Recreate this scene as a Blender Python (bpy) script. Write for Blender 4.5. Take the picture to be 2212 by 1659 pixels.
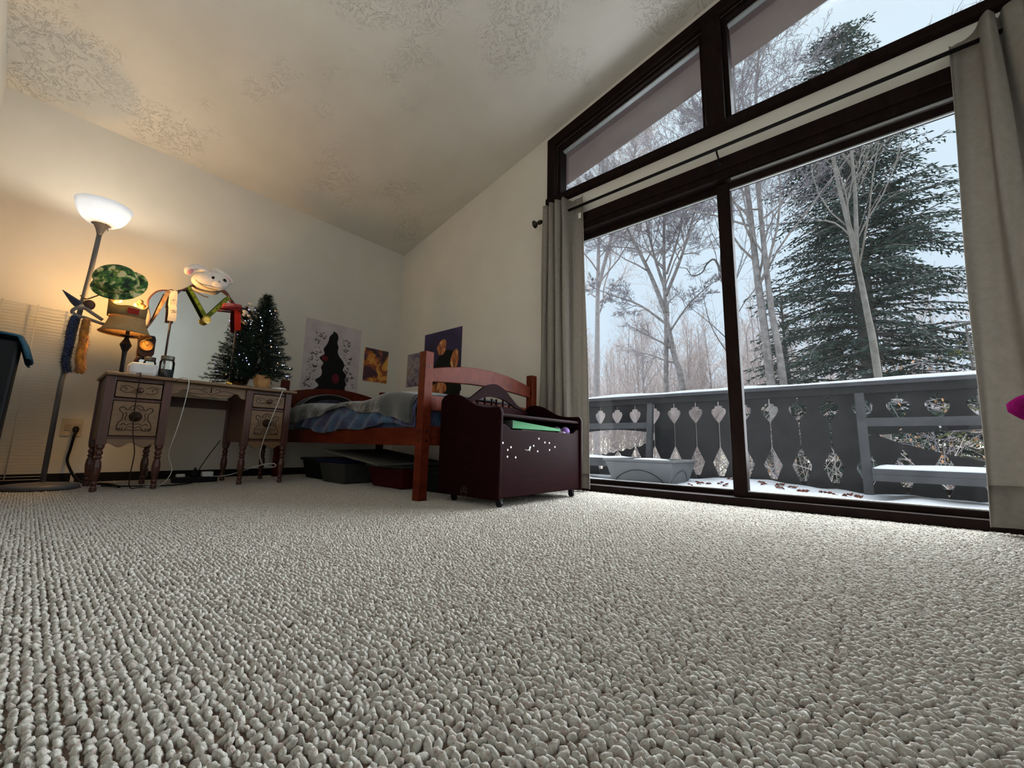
import bpy, bmesh, math, random
import numpy as np
from mathutils import Vector, Matrix, noise as mnoise

for o in list(bpy.data.objects):
    bpy.data.objects.remove(o)
S = bpy.context.scene
COL = S.collection
PI = math.pi

# ------------------------------------------------------------------ camera, sky, daylight, exposure
RX = Vector((0.76081798, 0.64858873, 0.02210585))
RU = Vector((0.07965673, -0.12713745, 0.98868138))
RF = Vector((-0.64405808, 0.75044569, 0.14839292))
cam_d = bpy.data.cameras.new('camera')
cam = bpy.data.objects.new('camera', cam_d)
COL.objects.link(cam)
m = Matrix((RX, RU, -RF)).transposed().to_4x4()
m.translation = Vector((4.0655, -2.6783, 0.31))
cam.matrix_world = m
cam_d.sensor_fit = 'HORIZONTAL'
cam_d.sensor_width = 36.0
cam_d.lens = 36.0 * 884.75 / 2212.0
cam_d.clip_start = 0.02
cam_d.clip_end = 300
S.camera = cam

S.view_settings.view_transform = 'Standard'
S.view_settings.look = 'None'
S.view_settings.exposure = 0.0
S.view_settings.gamma = 1.0
S.view_settings.use_curve_mapping = False
S.cycles.max_bounces = 10
S.cycles.diffuse_bounces = 6
S.cycles.glossy_bounces = 4
S.cycles.transparent_max_bounces = 16
S.cycles.transmission_bounces = 6
S.cycles.sample_clamp_indirect = 6.0
S.cycles.caustics_reflective = False
S.cycles.caustics_refractive = False
S.cycles.use_denoising = True


def lin(c):
    return tuple(((x / 255.0) / 12.92 if x / 255.0 <= 0.04045 else ((x / 255.0 + 0.055) / 1.055) ** 2.4) for x in c) + (1.0,)


W = bpy.data.worlds.new('overcast_sky')
S.world = W
W.use_nodes = True
nt = W.node_tree
nt.nodes.clear()
wo = nt.nodes.new('ShaderNodeOutputWorld')
wb = nt.nodes.new('ShaderNodeBackground')
wt = nt.nodes.new('ShaderNodeTexCoord')
wsx = nt.nodes.new('ShaderNodeSeparateXYZ')
wr = nt.nodes.new('ShaderNodeValToRGB')
wr.color_ramp.elements[0].position = 0.0
wr.color_ramp.elements[0].color = lin((208, 226, 245))
wr.color_ramp.elements[1].position = 0.75
wr.color_ramp.elements[1].color = lin((226, 243, 254))
nt.links.new(wt.outputs['Generated'], wsx.inputs[0])
nt.links.new(wsx.outputs['Z'], wr.inputs[0])
nt.links.new(wr.outputs[0], wb.inputs['Color'])
wb.inputs['Strength'].default_value = 1.05
nt.links.new(wb.outputs[0], wo.inputs[0])


def area_light(name, loc, rot, sx, sy, power, color):
    d = bpy.data.lights.new(name, 'AREA')
    d.shape = 'RECTANGLE'
    d.size, d.size_y = sx, sy
    d.energy = power
    d.color = color
    o = bpy.data.objects.new(name, d)
    o.location, o.rotation_euler = loc, rot
    COL.objects.link(o)
    return o


# unseen tilted lamps added just outside the glass, boosting the sky's daylight indoors
for k in range(4):
    area_light('door_daylight_boost', (3.5, 0.45, 0.42 + 0.42 * k), (-PI / 2 + math.radians(22), 0, 0), 2.5, 0.42, 54, (0.89, 0.95, 1.0)).data.spread = math.radians(150)
area_light('window_daylight_boost', (3.7, 0.45, 2.75), (-PI / 2 + math.radians(22), 0, 0), 1.8, 0.4, 24, (0.89, 0.95, 1.0)).data.spread = math.radians(150)
sun_d = bpy.data.lights.new('overcast_sun', 'SUN')
sun_d.energy = 9.0
sun_d.angle = math.radians(75)
sun_d.color = (0.95, 0.975, 1.0)
sun = bpy.data.objects.new('overcast_sun', sun_d)
sun.rotation_euler = (math.radians(-24), math.radians(6), 0)
COL.objects.link(sun)


# ------------------------------------------------------------------ materials
def nodes_of(name):
    mt = bpy.data.materials.new(name)
    mt.use_nodes = True
    t = mt.node_tree
    return mt, t, t.nodes, t.links, t.nodes['Principled BSDF']


def pos_map(t, scale=(1, 1, 1), rot=(0, 0, 0), coord='pos'):
    if coord == 'pos':
        g = t.nodes.new('ShaderNodeNewGeometry')
        out = g.outputs['Position']
    else:
        g = t.nodes.new('ShaderNodeTexCoord')
        out = g.outputs[coord]
    mp = t.nodes.new('ShaderNodeMapping')
    mp.inputs['Scale'].default_value = scale
    mp.inputs['Rotation'].default_value = rot
    t.links.new(out, mp.inputs['Vector'])
    return mp.outputs[0]


def ramp(t, fac, stops):
    r = t.nodes.new('ShaderNodeValToRGB')
    els = r.color_ramp.elements
    while len(els) < len(stops):
        els.new(0.5)
    for e, (p, c) in zip(els, stops):
        e.position = p
        e.color = lin(c)
    t.links.new(fac, r.inputs[0])
    return r.outputs[0]


def noise(t, vec, scale, detail=4, rough=0.55, dist=0.0):
    n = t.nodes.new('ShaderNodeTexNoise')
    n.inputs['Scale'].default_value = scale
    n.inputs['Detail'].default_value = detail
    n.inputs['Roughness'].default_value = rough
    n.inputs['Distortion'].default_value = dist
    t.links.new(vec, n.inputs['Vector'])
    return n.outputs['Fac']


def bump(t, b, height, strength, dist=0.01):
    bm_ = t.nodes.new('ShaderNodeBump')
    bm_.inputs['Strength'].default_value = strength
    bm_.inputs['Distance'].default_value = dist
    t.links.new(height, bm_.inputs['Height'])
    t.links.new(bm_.outputs[0], b.inputs['Normal'])


def mk(name, col, rough=0.6, col2=None, vscale=6.0, bmp=0.0, bscale=60.0, metal=0.0, spec=0.15, coat=0.0, sheen=0.0, bdist=0.01, detail=4):
    mt, t, n, l, b = nodes_of(name)
    b.inputs['Roughness'].default_value = rough
    b.inputs['Metallic'].default_value = metal
    b.inputs['Specular IOR Level'].default_value = spec
    b.inputs['Coat Weight'].default_value = coat
    b.inputs['Sheen Weight'].default_value = sheen
    if col2 is None:
        col2 = tuple(max(0, c * 0.9) for c in col)
    p = pos_map(t)
    f = noise(t, p, vscale, detail)
    l.new(ramp(t, f, [(0.35, col2), (0.65, col)]), b.inputs['Base Color'])
    if bmp:
        bump(t, b, noise(t, p, bscale, 3), bmp, bdist)
    return mt


def wood(name, c1, c2, scale, rough=0.4, coat=0.2, bmp=0.05, spec=0.5, strong=6.0):
    mt, t, n, l, b = nodes_of(name)
    b.inputs['Roughness'].default_value = rough
    b.inputs['Coat Weight'].default_value = coat
    b.inputs['Coat Roughness'].default_value = 0.25
    b.inputs['Specular IOR Level'].default_value = spec
    p = pos_map(t, scale)
    f = noise(t, p, strong, 6, 0.6, 0.8)
    l.new(ramp(t, f, [(0.3, c1), (0.7, c2)]), b.inputs['Base Color'])
    bump(t, b, f, bmp, 0.004)
    return mt


def emit(name, col, strength):
    mt = bpy.data.materials.new(name)
    mt.use_nodes = True
    t = mt.node_tree
    t.nodes.clear()
    e = t.nodes.new('ShaderNodeEmission')
    e.inputs[0].default_value = lin(col)
    e.inputs[1].default_value = strength
    o = t.nodes.new('ShaderNodeOutputMaterial')
    t.links.new(e.outputs[0], o.inputs[0])
    return mt


def cloth(name, col, col2, trans=0.35, scale=900, bmp=0.15):
    mt = bpy.data.materials.new(name)
    mt.use_nodes = True
    t = mt.node_tree
    t.nodes.clear()
    p = pos_map(t)
    f = noise(t, p, 40, 5, 0.7)
    c = ramp(t, f, [(0.3, col2), (0.7, col)])
    d = t.nodes.new('ShaderNodeBsdfDiffuse')
    tr = t.nodes.new('ShaderNodeBsdfTranslucent')
    mx = t.nodes.new('ShaderNodeMixShader')
    mx.inputs[0].default_value = trans
    t.links.new(c, d.inputs[0])
    t.links.new(c, tr.inputs[0])
    bm_ = t.nodes.new('ShaderNodeBump')
    bm_.inputs['Strength'].default_value = bmp
    bm_.inputs['Distance'].default_value = 0.002
    t.links.new(noise(t, p, scale, 2), bm_.inputs['Height'])
    t.links.new(bm_.outputs[0], d.inputs['Normal'])
    t.links.new(d.outputs[0], mx.inputs[1])
    t.links.new(tr.outputs[0], mx.inputs[2])
    o = t.nodes.new('ShaderNodeOutputMaterial')
    t.links.new(mx.outputs[0], o.inputs[0])
    return mt


def glass(name, tint=(1, 1, 1, 1), refl=1.0, haze=0.0):
    mt = bpy.data.materials.new(name)
    mt.use_nodes = True
    t = mt.node_tree
    t.nodes.clear()
    tr = t.nodes.new('ShaderNodeBsdfTransparent')
    tr.inputs[0].default_value = tint
    gl = t.nodes.new('ShaderNodeBsdfGlossy')
    gl.inputs['Roughness'].default_value = 0.02
    fr = t.nodes.new('ShaderNodeFresnel')
    fr.inputs[0].default_value = 1.45
    mu = t.nodes.new('ShaderNodeMath')
    mu.operation = 'MULTIPLY'
    mu.inputs[1].default_value = refl
    mx = t.nodes.new('ShaderNodeMixShader')
    t.links.new(fr.outputs[0], mu.inputs[0])
    t.links.new(mu.outputs[0], mx.inputs[0])
    t.links.new(tr.outputs[0], mx.inputs[1])
    t.links.new(gl.outputs[0], mx.inputs[2])
    out = mx.outputs[0]
    if haze:
        df = t.nodes.new('ShaderNodeBsdfDiffuse')
        df.inputs[0].default_value = (0.8, 0.8, 0.82, 1)
        p = pos_map(t)
        f = noise(t, p, 3.0, 5, 0.7)
        mr = t.nodes.new('ShaderNodeMapRange')
        mr.inputs['From Min'].default_value = 0.35
        mr.inputs['From Max'].default_value = 0.8
        mr.inputs['To Min'].default_value = haze * 0.4
        mr.inputs['To Max'].default_value = haze * 1.6
        t.links.new(f, mr.inputs['Value'])
        m2 = t.nodes.new('ShaderNodeMixShader')
        t.links.new(mr.outputs[0], m2.inputs[0])
        t.links.new(out, m2.inputs[1])
        t.links.new(df.outputs[0], m2.inputs[2])
        out = m2.outputs[0]
    o = t.nodes.new('ShaderNodeOutputMaterial')
    t.links.new(out, o.inputs[0])
    return mt


def ceiling_mat():
    mt, t, n, l, b = nodes_of('knockdown_plaster')
    b.inputs['Roughness'].default_value = 0.9
    b.inputs['Specular IOR Level'].default_value = 0.1
    p = pos_map(t)
    f1 = noise(t, p, 11, 6, 0.7, 1.6)
    v = t.nodes.new('ShaderNodeTexVoronoi')
    v.inputs['Scale'].default_value = 14
    v.feature = 'DISTANCE_TO_EDGE'
    l.new(p, v.inputs['Vector'])
    cl = noise(t, p, 1.1, 3, 0.6)
    cr = t.nodes.new('ShaderNodeMapRange')
    cr.inputs['From Min'].default_value = 0.52
    cr.inputs['From Max'].default_value = 0.68
    l.new(cl, cr.inputs['Value'])
    fr = t.nodes.new('ShaderNodeMapRange')
    fr.inputs['From Min'].default_value = 0.495
    fr.inputs['From Max'].default_value = 0.515
    l.new(f1, fr.inputs['Value'])
    mu = t.nodes.new('ShaderNodeMath')
    mu.operation = 'MULTIPLY'
    l.new(fr.outputs[0], mu.inputs[0])
    l.new(cr.outputs[0], mu.inputs[1])
    f2 = noise(t, p, 160, 2)
    m2 = t.nodes.new('ShaderNodeMath')
    m2.operation = 'MULTIPLY'
    m2.inputs[1].default_value = 0.10
    l.new(f2, m2.inputs[0])
    ad = t.nodes.new('ShaderNodeMath')
    l.new(mu.outputs[0], ad.inputs[0])
    l.new(m2.outputs[0], ad.inputs[1])
    bump(t, b, ad.outputs[0], 0.75, 0.013)
    c = noise(t, p, 2.5, 3)
    l.new(ramp(t, c, [(0.3, (194, 189, 179)), (0.7, (202, 197, 188))]), b.inputs['Base Color'])
    return mt


def carpet_mat():
    mt, t, n, l, b = nodes_of('berber_wool')
    b.inputs['Roughness'].default_value = 0.95
    b.inputs['Specular IOR Level'].default_value = 0.05
    b.inputs['Sheen Weight'].default_value = 0.15
    p = pos_map(t, (95, 130, 90))
    f = noise(t, p, 1.0, 6, 0.75)
    c = ramp(t, f, [(0.30, (124, 98, 88)), (0.42, (172, 156, 146)), (0.52, (184, 182, 170)), (0.62, (200, 192, 184)), (0.75, (214, 212, 200))])
    l.new(c, b.inputs['Base Color'])
    bump(t, b, noise(t, pos_map(t, (420, 900, 700), (0, 0, .5)), 1.0, 3, 0.7, 1.5), 0.9, 0.003)
    return mt


PAINT = mk('wall_paint', (203, 199, 190), 0.85, (198, 194, 185), 3, 0.06, 220, spec=0.15)
CEIL = ceiling_mat()
CARPET = carpet_mat()
FRAME = wood('dark_stained_frame', (24, 17, 16), (34, 25, 23), (4, 4, 1.5), 0.6, 0.0, spec=.015)
STOP = mk('weather_strip_and_glint', (150, 152, 152), 0.6)
GLASS = glass('window_glass', (0.97, 0.985, 0.99, 1), 0.3)
METAL = mk('black_iron', (30, 28, 28), 0.45, metal=0.6)
CURT = cloth('taupe_linen', (150, 144, 136), (137, 131, 123), 0.26)
BLACKT = mk('black_trim', (22, 19, 18), 0.6)
PINE = wood('cherry_stained_pine', (66, 22, 11), (90, 35, 18), (1.0, 5, 5), 0.45, 0.0, strong=4, spec=.07)
MAHOG = wood('mahogany_lacquer', (20, 6, 8), (31, 10, 12), (9, 1.2, 9), 0.5, 0.0, 0.04, strong=5, spec=.012)
OAK = wood('worn_oak_veneer', (94, 69, 45), (118, 89, 60), (5, 1.2, 5), 0.5, 0.1, strong=5)
OAKD = wood('reddish_oak', (58, 28, 19), (78, 39, 27), (5, 5, 1.2), 0.45, 0.15, strong=5)
CARVE = mk('carved_groove', (44, 28, 18), 0.6)
STEEL = mk('pewter_metal', (108, 106, 108), 0.45, metal=0.3, bmp=0.05)
WHITEP = mk('white_plastic', (205, 205, 205), 0.4)
BLACKP = mk('black_plastic', (18, 18, 20), 0.45)
DECK = mk('dark_deck_paint', (62, 61, 64), 0.75, (54, 53, 56), 8)
DECKL = mk('weathered_deck_paint', (92, 92, 96), 0.75, (80, 80, 84), 8)
SNOW = cloth('snow', (240, 243, 248), (230, 235, 243), 0.45, 40, 0.3)


# ------------------------------------------------------------------ mesh builder
ORG = {}


class MB:
    def __init__(s):
        s.v = []
        s.f = []

    def add(s, vs, fs):
        k = len(s.v)
        s.v += [tuple(x) for x in vs]
        s.f += [tuple(i + k for i in q) for q in fs]
        return s

    def box(s, x0, y0, z0, x1, y1, z1):
        v = [(x, y, z) for z in (z0, z1) for y in (y0, y1) for x in (x0, x1)]
        return s.add(v, [(0, 2, 3, 1), (4, 5, 7, 6), (0, 1, 5, 4), (2, 6, 7, 3), (0, 4, 6, 2), (1, 3, 7, 5)])

    def prism(s, poly, axis, a, b):
        """polygon in the plane across an axis, pulled from a to b"""
        def at(p, c):
            return {'x': (c, p[0], p[1]), 'y': (p[0], c, p[1]), 'z': (p[0], p[1], c)}[axis]
        n = len(poly)
        v = [at(p, a) for p in poly] + [at(p, b) for p in poly]
        f = [tuple(range(n)), tuple(range(2 * n - 1, n - 1, -1))]
        f += [(i, (i + 1) % n, n + (i + 1) % n, n + i)[::-1] for i in range(n)]
        return s.add(v, f)

    def tube(s, pts, r, n=8, cap=True, close=False):
        pts = [Vector(p) for p in pts]
        k = len(pts)
        if not hasattr(r, '__len__'):
            r = [r] * k
        up = None
        rings = []
        for i, p in enumerate(pts):
            if close:
                d = pts[(i + 1) % k] - pts[i - 1]
            else:
                d = pts[min(i + 1, k - 1)] - pts[max(i - 1, 0)]
            if d.length < 1e-9:
                d = Vector((0, 0, 1))
            d.normalize()
            if up is None:
                up = Vector((0, 0, 1)) if abs(d.z) < 0.9 else Vector((1, 0, 0))
            up = up - d * up.dot(d)
            if up.length < 1e-6:
                up = d.orthogonal()
            up.normalize()
            sd = d.cross(up)
            rings.append([p + (up * math.cos(2 * PI * j / n) + sd * math.sin(2 * PI * j / n)) * r[i] for j in range(n)])
        v = [q for ring in rings for q in ring]
        f = []
        for i in range(k if close else k - 1):
            i2 = (i + 1) % k
            for j in range(n):
                j2 = (j + 1) % n
                f.append((i * n + j, i * n + j2, i2 * n + j2, i2 * n + j))
        if cap and not close:
            f.append(tuple(range(n - 1, -1, -1)))
            f.append(tuple((k - 1) * n + j for j in range(n)))
        return s.add(v, f)

    def lathe(s, prof, c=(0, 0, 0), n=24, axis=(0, 0, 1), sq=1.0):
        ax = Vector(axis).normalized()
        e1 = ax.orthogonal().normalized() if abs(ax.z) < 0.99 else Vector((1, 0, 0))
        e2 = ax.cross(e1)
        c = Vector(c)
        v = []
        for (r, h) in prof:
            for j in range(n):
                a = 2 * PI * j / n
                v.append(c + ax * h + (e1 * math.cos(a) + e2 * math.sin(a) * sq) * max(r, 1e-5))
        f = []
        for i in range(len(prof) - 1):
            for j in range(n):
                j2 = (j + 1) % n
                f.append((i * n + j, i * n + j2, (i + 1) * n + j2, (i + 1) * n + j))
        if prof[0] != prof[-1]:
            f.append(tuple(range(n - 1, -1, -1)))
            f.append(tuple((len(prof) - 1) * n + j for j in range(n)))
        return s.add(v, f)

    def ell(s, c, r, n=14, k=9, rot=None):
        v = []
        f = []
        R = Matrix.Identity(3) if rot is None else rot
        c = Vector(c)
        v.append(c + R @ Vector((0, 0, -r[2])))
        for i in range(1, k):
            th = -PI / 2 + PI * i / k
            for j in range(n):
                a = 2 * PI * j / n
                v.append(c + R @ Vector((r[0] * math.cos(th) * math.cos(a), r[1] * math.cos(th) * math.sin(a), r[2] * math.sin(th))))
        v.append(c + R @ Vector((0, 0, r[2])))
        for j in range(n):
            f.append((0, 1 + (j + 1) % n, 1 + j))
        for i in range(k - 2):
            for j in range(n):
                j2 = (j + 1) % n
                f.append((1 + i * n + j, 1 + i * n + j2, 1 + (i + 1) * n + j2, 1 + (i + 1) * n + j))
        e = len(v) - 1
        b = 1 + (k - 2) * n
        for j in range(n):
            f.append((b + j, b + (j + 1) % n, e))
        return s.add(v, f)

    def grid(s, fn, nu, nv):
        v = [fn(i / nu, j / nv) for j in range(nv + 1) for i in range(nu + 1)]
        f = [(j * (nu + 1) + i, j * (nu + 1) + i + 1, (j + 1) * (nu + 1) + i + 1, (j + 1) * (nu + 1) + i) for j in range(nv) for i in range(nu)]
        return s.add(v, f)

    def strip(s, pts, wvec, t):
        """ribbon of real thickness along pts; wvec is its half width (one vector or one for each point)"""
        pts = [Vector(p) for p in pts]
        ws = wvec if isinstance(wvec, list) else [wvec] * len(pts)
        v = []
        for i, p in enumerate(pts):
            w = Vector(ws[i])
            d = (pts[min(i + 1, len(pts) - 1)] - pts[max(i - 1, 0)]).normalized()
            nn = d.cross(w).normalized() * t * 0.5
            v += [p - w - nn, p + w - nn, p + w + nn, p - w + nn]
        f = []
        for i in range(len(pts) - 1):
            for j in range(4):
                f.append((i * 4 + j, i * 4 + (j + 1) % 4, i * 4 + 4 + (j + 1) % 4, i * 4 + 4 + j))
        f.append((3, 2, 1, 0))
        e = (len(pts) - 1) * 4
        f.append((e, e + 1, e + 2, e + 3))
        return s.add(v, f)

    def mesh(s, name, mat, o=(0, 0, 0), smooth=False):
        me = bpy.data.meshes.new(name)
        me.from_pydata([(a - o[0], b - o[1], c - o[2]) for a, b, c in s.v], [], s.f)
        me.validate()
        if mat:
            me.materials.append(mat)
        bm = bmesh.new()
        bm.from_mesh(me)
        bmesh.ops.recalc_face_normals(bm, faces=bm.faces)
        bm.to_mesh(me)
        bm.free()
        if smooth:
            me.polygons.foreach_set('use_smooth', [True] * len(me.polygons))
        return me

    def build(s, name, mat, parent=None, smooth=False, bevel=0.0, sub=0, solid=0.0, origin=None, fast=False):
        if parent is not None:
            o = ORG[parent.name]
        elif origin is not None:
            o = tuple(origin)
        else:
            a = np.array(s.v)
            o = ((a[:, 0].min() + a[:, 0].max()) / 2, (a[:, 1].min() + a[:, 1].max()) / 2, a[:, 2].min())
            o = tuple(float(x) for x in o)
        if fast:
            me = bpy.data.meshes.new(name)
            me.from_pydata([(a - o[0], b - o[1], c - o[2]) for a, b, c in s.v], [], s.f)
            me.materials.append(mat)
        else:
            me = s.mesh(name, mat, o, smooth)
        if smooth and fast:
            me.polygons.foreach_set('use_smooth', [True] * len(me.polygons))
        ob = bpy.data.objects.new(name, me)
        COL.objects.link(ob)
        if parent is not None:
            ob.parent = parent
        else:
            ob.location = o
        ORG[ob.name] = o
        if bevel:
            md = ob.modifiers.new('bevel', 'BEVEL')
            md.width = bevel
            md.segments = 2
            md.limit_method = 'ANGLE'
            md.angle_limit = math.radians(40)
        if solid:
            md = ob.modifiers.new('solid', 'SOLIDIFY')
            md.thickness = solid
            md.offset = 0
        if sub:
            md = ob.modifiers.new('sub', 'SUBSURF')
            md.levels = sub
            md.render_levels = sub
        return ob


def tag(o, label, cat, group=None):
    o['label'] = label
    o['category'] = cat
    if group:
        o['group'] = group
    return o


def thing(name, label, cat, loc=(0, 0, 0), group=None):
    o = bpy.data.objects.new(name, None)
    COL.objects.link(o)
    o.location = loc
    o.empty_display_size = 0.1
    ORG[o.name] = tuple(loc)
    return tag(o, label, cat, group)


def struct(o):
    o['kind'] = 'structure'
    return o


def sroot(name, loc=(0, 0, 0)):
    o = bpy.data.objects.new(name, None)
    COL.objects.link(o)
    o.location = loc
    ORG[o.name] = tuple(loc)
    return struct(o)


def copy_tree(root, loc, label=None):
    r = root.copy()
    COL.objects.link(r)
    r.location = loc
    if label:
        r['label'] = label
    for ch in list(root.children):
        c = ch.copy()
        COL.objects.link(c)
        c.parent = r
        for g in list(ch.children):
            d = g.copy()
            COL.objects.link(d)
            d.parent = c
    return r


def spline(pts, n=8):
    """Catmull-Rom through the points"""
    P = [Vector(p) for p in pts]
    P = [P[0] * 2 - P[1]] + P + [P[-1] * 2 - P[-2]]
    out = []
    for i in range(1, len(P) - 2):
        for k in range(n):
            t = k / n
            a, b, c, d = P[i - 1], P[i], P[i + 1], P[i + 2]
            out.append(0.5 * ((2 * b) + (c - a) * t + (2 * a - 5 * b + 4 * c - d) * t * t + (3 * b - a - 3 * c + d) * t * t * t))
    out.append(P[-2])
    return out


def curve2(pts, n=6):
    return [(q.x, q.y) for q in spline([(a, b, 0) for a, b in pts], n)]


rnd = random.Random(7)
CZ0, CSL = 2.55, 0.2296          # ceiling height at the left wall and its rise along x


def cz(x):
    return CZ0 + CSL * x


# ------------------------------------------------------------------ room shell
XR, YF = 6.1, -3.06
struct(MB().box(-0.15, YF - 0.15, -0.25, XR + 0.15, 0.15, -0.006).build('floor', mk('carpet_backing', (96, 80, 68), 0.95)))
struct(MB().box(-0.15, YF - 0.15, -0.006, 0.0, 0.0, CZ0).build('wall_left', PAINT))
struct(MB().prism([(0, -0.006), (XR, -0.006), (XR, cz(XR)), (0, CZ0)], 'y', YF - 0.15, YF).build('wall_front', PAINT))
struct(MB().box(XR, YF - 0.15, -0.006, XR + 0.15, 0.15, cz(XR)).build('wall_right', mk('mirror_brightening_paint', (232, 235, 232), 0.85, (228, 231, 228), 3, spec=0.1)))  # unseen wall painted extra pale so its reflection brightens the mirror
DX0, DX1 = 2.20, 4.88            # door and window opening
wb_ = MB()
wb_.prism([(-0.15, -0.006), (DX0, -0.006), (DX0, cz(DX0)), (-0.15, CZ0 - 0.034)], 'y', 0, 0.15)
wb_.prism([(DX1, -0.006), (XR, -0.006), (XR, cz(XR)), (DX1, cz(DX1))], 'y', 0, 0.15)
wb_.box(DX0, 0, 2.09, DX1, 0.15, 2.40)
wb_.prism([(DX0, cz(DX0) - 0.13), (DX1, cz(DX1) - 0.13), (DX1, cz(DX1)), (DX0, cz(DX0))], 'y', 0, 0.15)
struct(wb_.build('wall_back', PAINT))
struct(MB().prism([(-0.3, cz(-0.3)), (XR + 0.3, cz(XR + 0.3)), (XR + 0.3, cz(XR + 0.3) + 0.12), (-0.3, cz(-0.3) + 0.12)], 'y', YF - 0.15, 0.15).build('ceiling', CEIL))
SOFFIT = mk('stained_soffit', (118, 102, 100), 0.8, (108, 92, 92), 6)
struct(MB().prism([(-1.2, cz(-1.2) - .02), (XR + 1, cz(XR + 1) - .02), (XR + 1, cz(XR + 1) + 0.2), (-1.2, cz(-1.2) + 0.2)], 'y', 0.155, 0.60).build('roof', SOFFIT))
struct(MB().box(0.0, -2.44, 0, 0.014, -0.02, 0.062).build('baseboard_left', BLACKT, bevel=0.003))
struct(MB().box(0.0, YF + 0.01, 0, 0.014, -2.46, 0.062).build('baseboard_left', BLACKT, bevel=0.003))
struct(MB().box(0.02, -0.014, 0, 2.12, 0.0, 0.062).build('baseboard_back', BLACKT, bevel=0.003))

# carpet loops: one woven tile of bent yarn loops, repeated over the floor
def carpet():
    nx, ny, px, py = 40, 48, 0.0125, 0.0105
    tx, ty = nx * px, ny * py
    r = random.Random(3)
    n, k = 8, 4
    base = []
    for i in range(1, k + 1):
        th = -0.35 + (PI / 2 + 0.35) * (i - 1) / k
        for j in range(n):
            a = 2 * PI * j / n
            base.append((math.cos(th) * math.cos(a), math.cos(th) * math.sin(a), math.sin(th)))
    base.append((0, 0, 1))
    base = np.array(base)
    bf = []
    for i in range(k - 1):
        for j in range(n):
            bf.append((i * n + j, i * n + (j + 1) % n, (i + 1) * n + (j + 1) % n, (i + 1) * n + j))
    bf4 = np.array(bf)
    bf3 = np.array([((k - 1) * n + j, (k - 1) * n + (j + 1) % n, k * n) for j in range(n)])
    V, F4, F3 = [], [], []
    cnt = 0
    for b in range(ny):
        for a in range(nx):
            cx = (a + 0.5 + (0.5 if b % 2 else 0) * 0.8 + r.uniform(-.22, .22)) * px - tx / 2
            cy = (b + 0.5 + r.uniform(-.16, .16)) * py - ty / 2
            yaw = r.gauss(0.12, 0.40)
            L = r.uniform(0.0064, 0.0094)
            Wd = r.uniform(0.0040, 0.0056)
            Hh = r.uniform(0.0050, 0.0082)
            jit = np.array([[r.uniform(.80, 1.16)] for _ in range(len(base))])
            q = base * np.array([L, Wd, Hh]) * jit
            q[:, 0] += q[:, 2] * r.uniform(-.5, .7)
            q[:, 1] += q[:, 2] * r.uniform(-.35, .35)
            q[:, 2] += q[:, 0] * r.uniform(-.35, .35)
            c, s_ = math.cos(yaw), math.sin(yaw)
            x = q[:, 0] * c - q[:, 1] * s_ + cx
            y = q[:, 0] * s_ + q[:, 1] * c + cy
            V.append(np.stack([x, y, q[:, 2]], 1))
            F4.append(bf4 + cnt)
            F3.append(bf3 + cnt)
            cnt += len(base)
    me = bpy.data.meshes.new('carpet_loops')
    me.from_pydata(np.concatenate(V).tolist(), [], np.concatenate(F4).tolist() + np.concatenate(F3).tolist())
    me.polygons.foreach_set('use_smooth', [True] * len(me.polygons))
    me.materials.append(CARPET)
    ob = bpy.data.objects.new('carpet_pile', me)
    COL.objects.link(ob)
    NX, NY = 12, 6
    ob.location = (NX * tx / 2 + 0.005, -NY * ty / 2 - 0.03, -0.0055)
    g = bpy.data.node_groups.new('carpet_tiles', 'GeometryNodeTree')
    g.interface.new_socket('Geometry', in_out='INPUT', socket_type='NodeSocketGeometry')
    g.interface.new_socket('Geometry', in_out='OUTPUT', socket_type='NodeSocketGeometry')
    gi = g.nodes.new('NodeGroupInput')
    go = g.nodes.new('NodeGroupOutput')
    gr = g.nodes.new('GeometryNodeMeshGrid')
    gr.inputs['Size X'].default_value = tx * (NX - 1)
    gr.inputs['Size Y'].default_value = ty * (NY - 1)
    gr.inputs['Vertices X'].default_value = NX
    gr.inputs['Vertices Y'].default_value = NY
    ip = g.nodes.new('GeometryNodeInstanceOnPoints')
    rv = g.nodes.new('FunctionNodeRandomValue')
    rv.data_type = 'INT'
    rv.inputs[4].default_value = 0
    rv.inputs[5].default_value = 1
    mu = g.nodes.new('ShaderNodeMath')
    mu.operation = 'MULTIPLY'
    mu.inputs[1].default_value = PI
    cx_ = g.nodes.new('ShaderNodeCombineXYZ')
    g.links.new(rv.outputs[2], mu.inputs[0])
    g.links.new(mu.outputs[0], cx_.inputs['Z'])
    g.links.new(gr.outputs['Mesh'], ip.inputs['Points'])
    g.links.new(gi.outputs[0], ip.inputs['Instance'])
    g.links.new(cx_.outputs[0], ip.inputs['Rotation'])
    g.links.new(ip.outputs[0], go.inputs[0])
    md = ob.modifiers.new('tiles', 'NODES')
    md.node_group = g
    ob['kind'] = 'stuff'
    tag(ob, 'beige and taupe looped berber carpet covering the whole bedroom floor', 'carpet')


carpet()

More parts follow.
